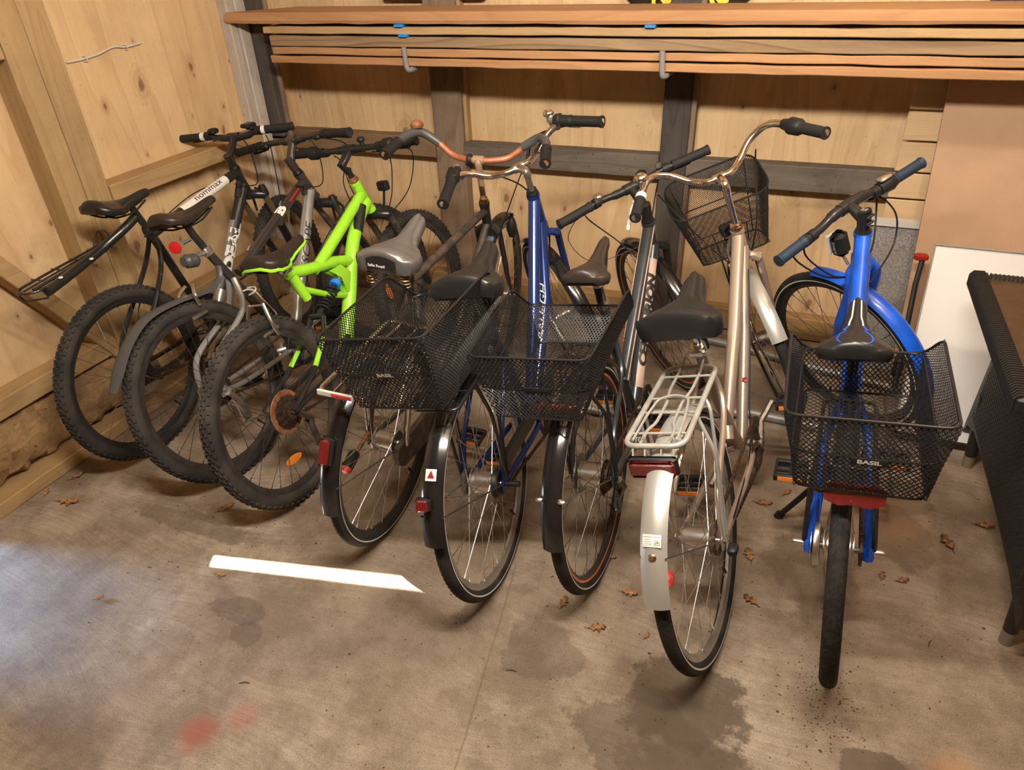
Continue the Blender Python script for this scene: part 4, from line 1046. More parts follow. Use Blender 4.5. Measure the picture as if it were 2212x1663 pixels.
wrap_text('lettering', 'B', .05, WHITEL, ttB, ttA, .0205, (0, -.7, .7), o, bold=.003, sx=1.6, pos=.62)
m = MB()
for k in (.3, .78): c = ttA.lerp(ttB, k); m = MB(); m.tube([c+V((0, 0, .016)), c+V((-.012, 0, .024)), c+V((-.03, 0, .012))], .004, 6); s.part('cable_stop', m, ALLOY)
m = MB(); stays(m, bb, .337, (.30, .66), .010, .0115, bend=.05); s.part('stays', m, SILVER, 'silver seat and chain stays')
s.headset(.79, .908, .021, GUNM); s.fork(.745, BLACK, susp=True, stan=ALLOYD); stem(s, GUNM, r=.018)
hb, L, Rr, dL, dR = bar_flat(s, BLACK, rise=.008); s.grips(hb, L, Rr, dL, dR, GRIPM, ln=.13)
for e, d_ in ((L, dL), (Rr, dR)):
    n_ = V(d_).normalized(); lever(hb, e+n_*.165, -n_, s.S.to_3x3() @ V((1, 0, -.3))); m = MB(); m.bbox((-.025, -.018, -.018), (.02, .018, .004), .006, M=Matrix.Translation(e+n_*.21)); m.obj('shifter', DULL, hb)
m = MB(); m.tube([V((.26, 0, .78)), V((.235, 0, .86)), V((.225, 0, .915))], .0135, 12); s.part('seat_post', m, BLACK)
m = MB(); m.tube([V((.262, 0, .775)), V((.254, 0, .805))], .0195, 12); m.bbox((.225, -.018, .78), (.25, .018, .80), .004); m.tube([V((.24, -.02, .79)), V((.22, -.045, .785))], .004, 6); s.part('seat_clamp', m, ALLOY)
m = MB(); m.lathe([(.010, -.03), (.016, -.012), (.016, .012), (.010, .03)], 'Y', (.226, 0, .915), 12); s.part('saddle_clamp', m, ALLOY)
saddle(r_, (.110, .962), (.395, .955), .155, 'sport', SADBR)
m = MB(); m.lathe([(.0001, -.006), (.021, -.004), (.023, .002), (.019, .006), (.0001, .008)], 'X', (0, 0, 0), 20); o = m.obj('reflector', REDRC, r_, 'red round reflector clipped under the saddle', M=Matrix.Translation((.165, .035, .842)) @ Matrix.Rotation(.5, 4, 'Z'))
m = MB(); m.tube([V((.20, .03, .845)), V((.225, .01, .85))], .007, 6); s.part('reflector_bracket', m, GREYPL)
m = MB(); m.lathe([(.0001, -.04), (.019, -.04), (.021, -.03), (.026, -.025), (.026, .012), (.018, .022), (.0001, .022)], 'X', (0, 0, 0), 18); m.obj('lamp', GREYPL, r_, 'grey plastic lamp body on the seat tube', M=Matrix.Translation((.215, .045, .775)) @ Matrix.Rotation(.25, 4, 'Y'))
# clip-on mudguard
m = MB(); path = cr([V((.262, 0, .735)), V((.245, 0, .69)), V((.17, 0, .673)), V((.05, 0, .690)), V((-.10, 0, .690)), V((-.22, 0, .635)), V((-.335, 0, .53))], 6); n = len(path); rows = []
for i, p in enumerate(path):
    t = i/(n-1); hwid = .014 if t < .15 else .014+min(1, (t-.15)/.3)*.019; hwid *= (1 if t < .93 else (1-(t-.93)*7)); tg = (path[min(i+1, n-1)]-path[max(i-1, 0)]).normalized(); up_ = V((-tg.z, 0, tg.x)); up_ = -up_ if up_.z < 0 else up_
    if t < .12: up_ = V((-1, 0, 0)).lerp(up_, t/.12)
    row = [p+V((0, v*hwid, 0))-up_*(.012*abs(v)**2) for v in (-1, -.7, -.3, 0, .3, .7, 1)]; row += [q_-up_*.0025 for q_ in row[::-1]]; rows.append(row)
m.grid(rows, closed_u=True); m.add(rows[0], [tuple(range(14))]); m.add(rows[-1], [tuple(range(13, -1, -1))]); s.part('mudguard', m, GREYPL, 'grey clip-on mudguard above the rear wheel')
crankset(r_, bb, .088, 25, ALLOY, DULL, orange=False); chain(r_, bb, .08, (0, .337), .03)
o = cogs(r_, [.06, .052, .045, .038, .03]).obj('cassette', COG, r_); o.location = (0, 0, .337)
m = MB(); m.tube([V((.01, -.07, .32)), V((.03, -.075, .28)), V((.035, -.055, .22))], [.012, .010, .007], 8); m.bbox((.015, -.062, .19), (.06, -.055, .29), .004); disc_teeth(m, (.04, 0, .20), .018, 11, -.05, -.046, .3); s.part('derailleur', m, ALLOY)
m = MB()
for sg in (1, -1): m.tube(cr([V((.10, sg*.03, .64)), V((.09, sg*.045, .68)), V((.12, sg*.02, .71))]), .007, 8); m.bbox((.05, sg*.026-.006, .60), (.12, sg*.026+.006, .615), .003)
s.part('brake_arms', m, ALLOY)
m = MB(); c0 = V((.37, -.03, .50)); 
for sg in (1, -1): m.tube(fillet([V((.385, sg*.012, .42)), V((.30+.10, sg*.036, .46)), V((.345, sg*.036, .59)), V((.33, sg*.02, .60)), V((.30, sg*.01, .60))], .015), .0032, 6)
m.tube(cr([V((.35+.02*math.cos(a), .038*math.sin(a), .585+.01*math.cos(a))) for a in [k*.6 for k in range(11)]], 3), .0035, 6)
s.part('bottle_cage', m, WHITE, 'white wire bottle cage')
cable(r_, [s.S @ (s.C+V((.02, .15, -.01))), s.S @ (s.C+V((.11, .02, -.03))), s.on(.84, .04)+V((0, -.05, 0)), V((.80, -.02, .87))])
cable(r_, [s.S @ (s.C+V((.02, -.15, -.01))), s.S @ (s.C+V((.14, -.16, -.08))), s.S @ (s.C+V((.12, -.08, -.22))), s.S @ V((s.xf-.04, -.03, .68))])
fork_brake(s); lockout(s)
# ------------------------------------------------ C : lime full suspension
C_ = Bike('bicycle', (-1.4788, 1.5553, 1.6032, .2087), (.871, .900), -7., .337, 'lime green full suspension mountain bike, third from the left', (.122, .072, -.003, .004, .333))
s = C_; r_ = s.root; bb = (.43, .31)
kw = dict(w=.054, kind='knob', stripe=None, rim=RIMD, spk=SPOKEB, hub=ALLOYD, hr=.018)
s.rwheel(tmat=DUSTY, **kw); s.fwheel(tmat=BLUEY, **kw)
m = MB(); m.tube([s.on(.835), V((.474, 0, .690)), V((.44, 0, .685))], [.023, .022, .021], 14)
m.tube(cr([V((.30, 0, .732)), V((.42, 0, .698)), V((.56, 0, .668)), V((.665, 0, .632))]), .023, 14)
m.tube([V((.308, 0, .745)), V((.335, 0, .655)), V((.348, 0, .61))], [.021, .020, .018], 14)
m.tube([V((.335, 0, .655)), V((.46, 0, .575)), V((.590, 0, .515))], .0135, 12)
m.tube(cr([s.on(.80), V((.80, 0, .745)), V((.70, 0, .66)), V((.60, 0, .53)), V((.51, 0, .42)), V((bb[0], 0, bb[1]))]), .0275, 16)
for sg in (1, -1): m.prism([(.50, .655), (.58, .648), (.625, .60), (.60, .53), (.565, .54), (.56, .60), (.53, .63)], sg*.016-.002, sg*.016+.002)
s.part('frame', m, GREEN)
m = MB(); m.tube([V((.845, -.012, .80)), V((.76, -.014, .72))], .0225, 10); m.tube([V((.86, 0, .795)), V((.80, 0, .76))], .018, 10)
s.part('frame_decal', m, BLACK, 'black decal beside the head tube')
m = MB()
for sg in (1, -1):
    m.tube(cr([V((.45, sg*.03, .40)), V((.30, sg*.055, .345)), V((0, sg*.065, .337))]), .011, 8); m.tube(cr([V((.36, sg*.03, .53)), V((.289, sg*.045, .46)), V((.171, sg*.058, .40)), V((0, sg*.066, .34))]), .0095, 8)
m.tube([V((.36, .03, .53)), V((.36, -.03, .53))], .012, 8); sw = s.part('swing_arm', m, BLACK)
for sg in (1, -1): m = MB(); m.tube(cr([V((.30, sg*.043, .468)), V((.24, sg*.052, .437)), V((.19, sg*.057, .409))]), .0102, 8); m.obj('green_sleeve', GREEN, sw, 'lime green section of the swing arm')
m = MB(); A0, A1 = V((.37, 0, .53)), V((.555, 0, .60)); m.tube([A0, A1], .012, 10); 
pts = [A0.lerp(A1, .15+.6*k/60)+(V((0, 1, 0))*math.cos(k*.75)+V((-.35, 0, .93))*math.sin(k*.75))*.023 for k in range(61)]; m.tube(pts, .0045, 6); s.part('shock_absorber', m, DULL)
m = MB(); m.tube([A0.lerp(A1, .80), A0.lerp(A1, .90)], .022, 14); s.part('shock_collar', m, BLUEP, 'blue shock collar'); m = MB(); m.tube([A0.lerp(A1, .9), A1], .017, 12); s.part('shock_mount', m, ALLOY)
s.headset(.755, .895, .0215, GREEN, RUST); s.fork(.72, BLACK, susp=True, stan=ALLOYD); m = MB()
m.tube(s.T([s.H, s.H+AX*.05]), .0125, 12); m.tube(s.T([s.H+AX*.045, s.H+AX*.075+V((-.02, 0, 0)), s.C]), [.017, .019, .0165], 12); m.tube(s.T([s.C+V((0, .026, 0)), s.C+V((0, -.026, 0))]), .02, 12); s.part('stem', m, BLACK)
hb, L, Rr, dL, dR = bar_flat(s, BLACK, rise=-.003); s.grips(hb, L, Rr, dL, dR, GRIPM, ln=.11, twist=1)
for e, d_ in ((L, dL), (Rr, dR)): n_ = V(d_).normalized(); lever(hb, e+n_*.18, -n_, s.S.to_3x3() @ V((1, 0, -.3)))
bell(hb, s.S @ (s.C+V((0, -.07, .03))), DULL, .017)
m = MB(); m.tube([V((.315, 0, .74)), V((.30, 0, .80))], .0135, 12); s.part('seat_post', m, BLACK)
m = MB(); m.tube([V((.302, 0, .742)), V((.298, 0, .760))], .0245, 14); m.tube([V((.285, -.02, .75)), V((.25, -.03, .745))], .006, 8); s.part('seat_clamp', m, ALLOY)
saddle(r_, (.155, .836), (.445, .822), .165, 'sport', SADBR, trim=GREEN, th=.036)
crankset(r_, bb, .085, 215, ALLOY, DULL, orange=True); chain(r_, bb, .07, (0, .337), .03, mt=COG)
o = cogs(r_, [.062, .055, .048, .04, .034, .028]).obj('cassette', COG, r_); o.location = (0, 0, .337)
m = MB(); m.lathe([(.02, -.034), (.078, -.033), (.079, -.031), (.02, -.030)], 'Y', (0, 0, .337), 30); s.part('spoke_guard', m, RUST, 'rusty spoke protector disc')
m = MB(); m.tube([V((.01, -.075, .325)), V((.045, -.085, .285)), V((.05, -.06, .23))], [.012, .012, .008], 8); m.bbox((.03, -.066, .17), (.07, -.058, .28), .004); disc_teeth(m, (.05, 0, .25), .017, 11, -.054, -.05, .3); disc_teeth(m, (.055, 0, .185), .017, 11, -.054, -.05, .3); s.part('derailleur', m, ALLOYD)
m = MB()
for sg in (1, -1): m.tube(cr([V((.10, sg*.045, .59)), V((.085, sg*.05, .64)), V((.10, sg*.032, .705))]), .0065, 8); m.bbox((.05, sg*.028-.006, .60), (.13, sg*.028+.006, .613), .003)
m.tube([V((.10, .03, .70)), V((.10, -.035, .70))], .0035, 6); s.part('brake_arms', m, ALLOY)
m = MB(); m.lathe([(.0001, -.003), (1, -.002), (1, .002), (.0001, .003)], 'Y', (0, 0, 0), 16); m.v = [(x*.042, y, z*.015) for x, y, z in m.v]; m.obj('spoke_reflector', ORANGE, r_, 'orange spoke reflector in the rear wheel', M=Matrix.Translation((-.03, .0, .155)) @ Matrix.Rotation(.15, 4, 'Y'))
m = MB(); m.lathe([(.0001, -.003), (1, -.002), (1, .002), (.0001, .003)], 'Y', (0, 0, 0), 16); m.v = [(x*.042, y, z*.015) for x, y, z in m.v]; m.obj('spoke_reflector', ORANGE, r_, 'orange spoke reflector in the front wheel', M=s.S @ Matrix.Translation((s.xf-.235, 0, .40)) @ Matrix.Rotation(1.3, 4, 'Y'))
m = MB(); cc = s.on(.80, .06); q_ = s.S; m.bbox((-.022, -.026, -.02), (.008, .026, .02), .005, M=q_ @ Matrix.Translation(cc+V((.06, -.02, .03)))); m.tube(s.T([cc+V((.03, -.01, -.06)), cc+V((.055, -.02, .02))]), .006, 6); s.part('front_reflector', m, DULL)
for y_, dx in ((.10, .08), (-.10, .13), (-.17, .20)):
    cable(r_, [s.S @ (s.C+V((.01, y_, -.02))), s.S @ (s.C+V((dx*.7, y_*1.15, -.06))), s.S @ (s.C+V((dx*.6, y_*.9, -.20))), s.S @ (s.on(.72, .05)+V((0, y_*.3, 0)))])
cable(r_, [V((.86, .024, .84)), V((.66, .024, .775)), V((.49, .024, .705)), V((.42, .03, .66)), V((.40, .035, .55)), V((.30, .05, .42))], .0024)
# ------------------------------------------------ D : rusty old city bike
D_ = Bike('bicycle', (-1.1092, 1.5145, 1.6246, -.0517), (.908, .846), 4.9, .345, 'old black city bike with rusty handlebar and grey sprung saddle', (.176, .012, .189, .055, .288))
s = D_; r_ = s.root; bb = (.43, .285)
kw = dict(w=.038, kind='slick', rim=RIMB, spk=SPOKE, hub=ALLOY)
s.rwheel(tmat=RUBBER, hr=.03, **kw); s.fwheel(tmat=DUSTY, hr=.016, **kw)
m = MB(); m.tube([s.on(.80), V((.60, 0, .80)), V((.235, 0, .80))], .0150, 12); m.tube([V((.232, 0, .82)), V((bb[0], 0, bb[1]))], .0155, 12); m.tube([s.on(.745), V((bb[0], 0, bb[1]))], .0155, 12)
stays(m, bb, .345, (.245, .79), .009, .008); s.part('frame', m, BROWNB); s.headset(.73, .836, .019, BLACK, RUSTC)
m = MB(); m.tube([s.on(.655), s.on(.668)], .0185, 14); s.part('fork_ring', m, mat('pale blue band', (.12, .2, .33), .4), 'pale blue band on the fork tube')
s.fork(.715, BLACK, r=.012, spread=.045); stem(s, TAN, quill=True, r=.012)
hb, L, Rr, dL, dR = bar_path(s, [(0, .0, 0), (.003, .05, 0), (.025, .11, .008), (.035, .17, .05), (.018, .225, .085), (-.06, .265, .083), (-.189, .288, .055)], RUSTY, .0115)
half = [(.033, .16, .045), (.018, .225, .085), (-.06, .265, .083), (-.15, .280, .062)]
for sg in (1, -1): m = MB(); m.tube(s.T(cr([V((s.C.x+x, sg*y, s.C.z+z)) for x, y, z in half], 6)), .0160, 12); m.obj('foam_sleeve', GREYPL, hb, 'grey foam sleeve over the bar')
s.grips(hb, L, Rr, dL, dR, DULL, r=.0185, ln=.10, ribs=False)
bell(hb, s.S @ (s.C+V((.012, .235, .108))), RUST, .025, V((.1, .1, 1)).normalized())
m = MB(); c = s.S @ (s.C+V((.0, .035, 0))); m.lathe([(.018, -.008), (.021, -.004), (.021, .004), (.018, .008)], 'Y', (0, 0, 0), 14, M=s.S.to_3x3()); m.v = [tuple(V(p)+c) for p in m.v]; m.obj('clamp', DULL, hb)
m = MB(); m.tube([V((.235, 0, .81)), V((.205, 0, .89))], .0125, 12); s.part('seat_post', m, RUSTC); m = MB(); m.tube([V((.234, 0, .805)), V((.229, 0, .825))], .02, 12); s.part('seat_clamp', m, BLACK)
sd, T0, ax_, up_, L0, rws = saddle(r_, (.07, .957), (.345, .985), .195, 'spring', SADG, th=.048)
m = MB()
for i, r0 in enumerate(rws[:1]): pass
band = []
for r0 in [rws[0]]:
    top = [p-up_*.005-ax_*.003 for p in r0[4:15]]; bot = [V(p)-up_*(.005+.038)-ax_*.004 for p in r0[4:15]]
m.grid([top, bot]); m.obj('saddle_rear_panel', SADB, sd, 'black rear panel of the saddle')
bot_, top_ = V((T0-ax_*.0085-up_*.034)), 0
Y_ = V((0, -1, 0)); nn_ = -ax_; Mx = Matrix(((Y_.x, up_.x, nn_.x, bot_.x), (Y_.y, up_.y, nn_.y, bot_.y), (Y_.z, up_.z, nn_.z, bot_.z), (0, 0, 0, 1)))
flat_text('lettering', 'Selle Royal', .0125, WHITEL, Mx @ Matrix.Translation((-.01, .006, .003)), sd, bold=.0003)
crankset(r_, bb, .08, 250, ALLOYD, COG, orange=True)
m = MB(); P = [(-.055, .30), (-.06, .335), (-.045, .365), (.12, .36), (.42, .375), (.52, .33), (.535, .28), (.50, .22), (.42, .19), (.15, .25), (-.02, .272)]
m.prism(P, -.068, -.050); s.part('chain_case', m, BROWNB, 'scuffed brown black chain case')
mudguard(r_, 'rear_mudguard', (0, .345), .361, .056, 35, 181, GLOSS); mudguard(r_, 'front_mudguard', (s.xf, .345), .359, .052, 60, 185, BLACK, M=s.S)
m = MB()
for sg in (1, -1): a = math.radians(165); m.tube([V((0, sg*.062, .345)), V((.357*math.cos(a), sg*.028, .345+.357*math.sin(a)))], .0022, 6)
s.part('mudguard_stay', m, SPOKE)
rk = rack(r_, -.262, .15, .70, .072, -.035, CHROME, .345, r=.0065, rails=2, cross=3, front=(.24, 0, .76), rs=.0062, wide=.07)
m = MB(); m.bbox((-.272, -.07, .693), (-.264, .036, .710), .002); o = m.obj('reflector_plate', WHITEL, rk); m = MB(); m.bbox((-.274, -.066, .696), (-.271, -.008, .707), .001); m.obj('reflector', REDRB, o, 'red strip on the white rack reflector')
rear_light(r_, (-.322, 0, .545), (.022, .030, .075), REDR, Mrot=Matrix.Rotation(.5, 4, 'Y'))
m = MB(); m.lathe([(.0001, -.035), (.016, -.035), (.019, -.03), (.019, .02), (.014, .03), (.0001, .032)], 'X', (0, 0, 0), 16); dn = m.obj('hub_lamp', DULL, r_, M=Matrix.Translation((-.105, .075, .325)) @ Matrix.Rotation(-.3, 4, 'Y'))
m = MB(); m.lathe([(.0001, -.052), (.014, -.050), (.0195, -.036), (.0195, -.034)], 'X', (0, 0, 0), 12); m.obj('lens', REDRB, dn)
m = MB(); m.tube([V((-.085, .07, .335)), V((0, .065, .36))], .008, 8); s.part('lamp_bracket', m, RUST)
m = MB(); c = s.on(.60, .06); m.lathe([(.0001, -.03), (.012, -.03), (.02, -.005), (.022, .02), (.014, .045), (.008, .055), (.008, .07), (.0001, .072)], 'Z', (0, 0, 0), 16); m.obj('dynamo', DULL, r_, M=s.S @ Matrix.Translation(c+V((.05, -.06, .06))))
m = MB(); m.bbox((-.025, -.008, -.07), (.025, .008, .07), .004); m.obj('spoke_reflector', ORANGE, r_, 'orange reflector strip low in the frame', M=Matrix.Translation((.30, .10, .50)) @ Matrix.Rotation(.15, 4, 'X')) if False else None
cable(r_, [s.S @ (s.C+V((-.10, -.27, .06))), s.S @ (s.C+V((.10, -.16, -.02))), s.on(.70, .04)+V((0, -.04, 0)), s.S @ V((s.xf-.1, -.03, .66))])
# ------------------------------------------------ E : dark blue city bike with mesh basket
E_ = Bike('bicycle', (-.6599, 1.4385, 1.6524, .1477), (.882, .946), 38.6, .345, 'dark blue city bike with chrome swept bar and black rear basket', (.09, .08, .093, .027, .315))
s = E_; r_ = s.root; bb = (.48, .275)
s.rwheel(w=.038, rim=RIMS, spk=SPOKE, hub=ALLOY, hr=.034, tmat=RUBBER); s.fwheel(w=.038, rim=RIMS, spk=SPOKE, hub=ALLOY, hr=.018, tmat=RUBBER)
m = MB(); m.tube([s.on(.915), V((.70, 0, .60)), V((bb[0]-.02, 0, bb[1]+.03))], [.021, .021, .019], 16); m.tube([s.on(.82), V((.82, -.004, .56)), V((bb[0]+.03, 0, bb[1]))], [.023, .022, .021], 16)
m.tube([V((.24, 0, .78)), V((bb[0]-.02, 0, bb[1]))], .0165, 12); stays(m, bb, .345, (.26, .74), .010, .008, bend=.05)
fr = s.part('frame', m, DBLUE); wrap_text('lettering', 'RALEIGH', .040, WHITEL, V((bb[0]+.03, 0, bb[1])), s.on(.82), .0228, (-.35, -.9, .25), fr, sx=1.3, shear=.2, pos=.50)
s.headset(.80, .935, .0215, DBLUE, DULL); s.fork(.755, DBLUE, r=.014, spread=.052); stem(s, ALLOY, quill=True)
hb, L, Rr, dL, dR = bar_path(s, [(0, 0, 0), (.006, .045, 0), (.04, .10, .010), (.052, .15, .040), (.036, .205, .063), (.0, .245, .058), (-.093, .315, .027)], CHROME, .0118)
s.grips(hb, L, Rr, dL, dR, DULL, r=.019, ln=.13, ribs=False, twist=0)
nR, nL = V(dR).normalized(), V(dL).normalized()
m = MB(); m.tube([Rr+nR*.13, Rr+nR*.165, Rr+nR*.17, Rr+nR*.19], [.019, .021, .026, .022], 14); m.obj('gear_shifter', DULL, hb)
lever(hb, Rr+nR*.195, -nR, s.S.to_3x3() @ V((1, -.3, -.3)), mt=ALLOY)
bell(hb, Rr+nR*.215+V((.004, 0, .019)), CHROME, .020); m = MB(); m.bbox((-.022, -.03, -.018), (.022, .03, .018), .004, M=Matrix.Translation(L+nL*.17) @ nL.to_track_quat('Y', 'Z').to_matrix().to_4x4()); m.obj('phone_mount', DULL, hb)
lever(hb, L+nL*.20, -nL, s.S.to_3x3() @ V((.9, .5, -.4)), mt=ALLOY)
m = MB(); m.tube([V((.245, 0, .77)), V((.21, 0, .87))], .0135, 12); s.part('seat_post', m, ALLOY)
sd = saddle(r_, (.070, .957), (.345, .965), .205, 'city', SADB, th=.05)[0]; sd.location = (0, -.028, 0)
crankset(r_, bb, .085, 70, ALLOYD, DULL, orange=True); chain(r_, bb, .08, (0, .345), .035)
m = MB(); m.prism([(.02, .415), (.40, .385), (.56, .365), (.585, .33), (.54, .33), (.30, .345), (.02, .375)], -.066, -.050); s.part('chain_guard', m, BLACK)
mudguard(r_, 'rear_mudguard', (0, .345), .362, .060, 35, 168, GLOSS); mudguard(r_, 'front_mudguard', (s.xf, .345), .360, .056, 60, 185, GLOSS, M=s.S)
m = MB()
for sg in (1, -1): a = math.radians(155); m.tube([V((0, sg*.062, .345)), V((.357*math.cos(a), sg*.029, .345+.357*math.sin(a)))], .0022, 6)
s.part('mudguard_stay', m, SPOKEB)
rack(r_, -.17, .20, .715, .062, .0, BLACK, .345, rails=3, cross=3, front=(.27, 0, .73), rs=.0058, wide=.072)
basket(r_, (-.258, .143, .968, .131, .153, .961, .229, .138, -.232, .133, .856, -.212, .118, .749, .16, -.003, -.007, -.024, .062), sign=('BASIL', .004, -.052))
a = math.radians(149); c = (.374*math.cos(a), .01, .345+.374*math.sin(a)); rear_light(r_, (c[0]-.006, .012, c[2]), (.012, .034, .030), REDR, Mrot=Matrix.Rotation(.4, 4, 'Y'))
a = math.radians(138); m = MB(); m.bbox((-.0005, -.015, -.015), (.0005, .015, .015), .0003); st_ = m.obj('sticker', WHITEL, r_, 'small square white sticker on the mudguard', M=Matrix.Translation((.3640*math.cos(a), .0, .345+.3640*math.sin(a))) @ Matrix.Rotation(math.radians(42), 4, 'Y'))
m = MB(); m.prism([(-.010, -.008), (.010, -.008), (0, .012)], -.0002, .0002); m.v = [(-.0012, x, z) for x, y, z in m.v][:3] + [(-.0014, x, z) for x, y, z in m.v][3:]; m.obj('emblem', REDP, st_)
m = MB(); m.lathe([(.01, .045), (.036, .046), (.042, .050), (.042, .062), (.02, .066)], 'Y', (0, 0, .345), 24); s.part('brake_drum', m, ALLOYD)
m = MB(); m.lathe([(.02, -.050), (.040, -.048), (.045, -.04), (.045, -.034), (.03, -.032)], 'Y', (0, 0, .345), 24); m.lathe([(.006, -.11), (.009, -.108), (.009, -.065)], 'Y', (0, 0, .345), 10); s.part('hub_gear_cover', m, DULL)
for k, (y_, dd) in enumerate(((.2, .10), (-.2, .13), (-.22, .17))):
    cable(r_, [s.S @ (s.C+V((.02, y_, .05))), s.S @ (s.C+V((dd, y_*.6, .03))), s.S @ (s.C+V((dd*.8, y_*.1-.03, -.09))), s.S @ (s.on(.78, .05)+V((0, -.035, 0))), s.S @ V((s.xf-.09, -.03, .68))], .0028)
# ------------------------------------------------ F : charcoal trekking bike
F_ = Bike('bicycle', (-.3702, 1.5659, 1.5679, .135), (.877, .832), 41.1, .345, 'charcoal trekking bike with straight bar, orange rim stripe and black rear basket', (.119, .103, .04, .009, .305))
s = F_; r_ = s.root; bb = (.48, .275)
s.rwheel(w=.038, rim=RIMB, spk=SPOKEB, hub=ALLOY, hr=.034, tmat=RUBBER, rstripe=ORL); s.fwheel(w=.038, rim=RIMB, spk=SPOKEB, hub=ALLOY, hr=.02, tmat=RUBBER, rstripe=ORL)
m = MB(); tA, tB = s.on(.80), V((.385, 0, .445)); dA, dB = s.on(.72), V((bb[0], 0, bb[1]))
m.tube([tA, tB], [.022, .019], 14); m.tube([dA, dB], [.026, .024], 14); m.tube([V((.262, 0, .785)), V((bb[0]-.01, 0, bb[1]))], .0165, 12); stays(m, bb, .345, (.30, .66), .0095, .008)
fr = s.part('frame', m, CHARC)
for sg in (1, -1):
    m = MB(); o1 = V((0, sg*.0205, .006)); m.tube([tA+o1, tB+V((0, sg*.0175, .004))], .0045, 6, flat=(.6, 1)); m.obj('stripe', mat('pinkish stripe', (.55, .40, .32), .4) if sg == 1 else bpy.data.materials['pinkish stripe'], fr)
pk = bpy.data.materials['pinkish stripe']
pn = half_sleeve(fr, dB, dA, .0266, (-.5, -.75, .44), .66, pk, 'lettering_panel', .12, .90)
wrap_text('lettering', 'CENTURION', .040, BLACKL, dB, dA, .0272, (-.5, -.75, .44), fr, bold=.0025, sx=1.5, shear=.15, pos=.52)
wrap_text('lettering', 'DISCOVERY', .018, REDP, tB, tA, .0205, (-.2, .6, .5), fr, sx=1.3, pos=.16)
s.headset(.66, .825, .0225, CHARC, BLACK); s.fork(.70, BLACK, r=.016, spread=.055); stem(s, BLACK, r=.0155)
hb, L, Rr, dL, dR = bar_flat(s, BLACK, r=.0125); s.grips(hb, L, Rr, dL, dR, GRIPM, ln=.14, ribs=False)
nR, nL = V(dR).normalized(), V(dL).normalized(); f3 = s.S.to_3x3() @ V((1, 0, -.35))
for e, n_ in ((Rr, nR), (L, nL)): lever(hb, e+n_*.165, -n_, f3)
bell(hb, s.S @ (s.C+V((-.01, .13, .022))), CHROME, .019); m = MB(); m.bbox((-.022, -.016, 0), (.022, .016, .022), .005, M=Matrix.Translation(s.S @ (s.C+V((.0, -.05, .018))))); m.obj('bike_computer', DULL, hb)
m = MB(); m.bbox((-.016, -.012, 0), (.016, .012, .02), .004, M=Matrix.Translation(Rr+nR*.19+V((0, 0, .012)))); m.obj('shifter', ALLOYD, hb)
m = MB(); m.tube([V((.265, 0, .77)), V((.222, 0, .895))], .0145, 12); s.part('seat_post', m, BLACK); m = MB(); m.tube([V((.236, 0, .855)), V((.230, 0, .872))], .0155, 12); s.part('post_mark', m, WHITEL, 'white mark on the seat post'); m = MB(); m.tube([V((.266, 0, .775)), V((.260, 0, .793))], .021, 14); m.tube([V((.25, -.02, .78)), V((.245, -.05, .785))], .005, 6); s.part('seat_clamp', m, ALLOY)
saddle(r_, (.095, .945), (.36, .955), .135, 'sport', SADBR)
crankset(r_, bb, .09, 160, BLACK, DULL, orange=True); chain(r_, bb, .085, (0, .345), .035)
mudguard(r_, 'rear_mudguard', (0, .345), .362, .056, 35, 175, GLOSS); mudguard(r_, 'front_mudguard', (s.xf, .345), .360, .052, 75, 185, GLOSS, M=s.S)
m = MB()
for sg in (1, -1): a = math.radians(152); m.tube([V((0, sg*.062, .345)), V((.357*math.cos(a), sg*.034, .345+.357*math.sin(a)))], .0022, 6); m.bbox((-.322, sg*.030-.008, .505), (-.310, sg*.030+.012, .517), .003)
s.part('mudguard_stay', m, SPOKE)
rack(r_, -.20, .18, .69, .062, .02, BLACK, .345, rails=3, cross=3, front=(.29, 0, .70), rs=.0052, wide=.072)
basket(r_, (-.255, .151, .894, .127, .167, .889, .221, .157, -.233, .138, .792, -.239, .112, .712, .141, -.03, .017, .048, .044), sign=('', .01, -.05))
m = MB(); m.bbox((-.158, -.045, .655), (-.140, .075, .695), .006); s.part('tail_light', m, REDR, 'red tail light under the basket')
m = MB(); m.lathe([(.0001, -.045), (.014, -.044), (.018, -.03), (.018, -.02)], 'X', (0, 0, 0), 12); m.obj('lamp', REDRB, r_, 'small bright red lamp beside the hub', M=Matrix.Translation((-.09, .075, .335)) @ Matrix.Rotation(-.3, 4, 'Y'))
o = cogs(r_, [.055, .048, .04, .033, .026]).obj('cassette', COG, r_); o.location = (0, 0, .345)
m = MB(); m.tube([V((.01, -.075, .335)), V((.035, -.08, .29)), V((.04, -.06, .24))], [.011, .010, .007], 8); m.bbox((.02, -.063, .19), (.055, -.057, .28), .004); disc_teeth(m, (.04, 0, .20), .017, 11, -.052, -.048, .3); s.part('derailleur', m, ALLOYD)
m = MB(); m.lathe([(.02, .040), (.065, .041), (.065, .0425), (.02, .0435)], 'Y', (0, 0, .345), 30); s.part('brake_disc', m, ALLOY)
for y_, dd in ((.15, .12), (-.15, .12)):
    cable(r_, [s.S @ (s.C+V((.03, y_, -.01))), s.S @ (s.C+V((dd, y_*1.05, -.06))), s.S @ (s.C+V((dd*.9, y_*.5, -.20))), s.S @ (s.on(.64, .05)+V((0, y_*.2, 0)))], .0026)
cable(r_, [s.S @ (s.C+V((.02, .20, -.005))), s.S @ (s.C+V((.09, .26, -.10))), s.S @ (s.C+V((.08, .20, -.22))), s.S @ (s.on(.72, .04)+V((0, .03, 0)))], .0014, DULL)
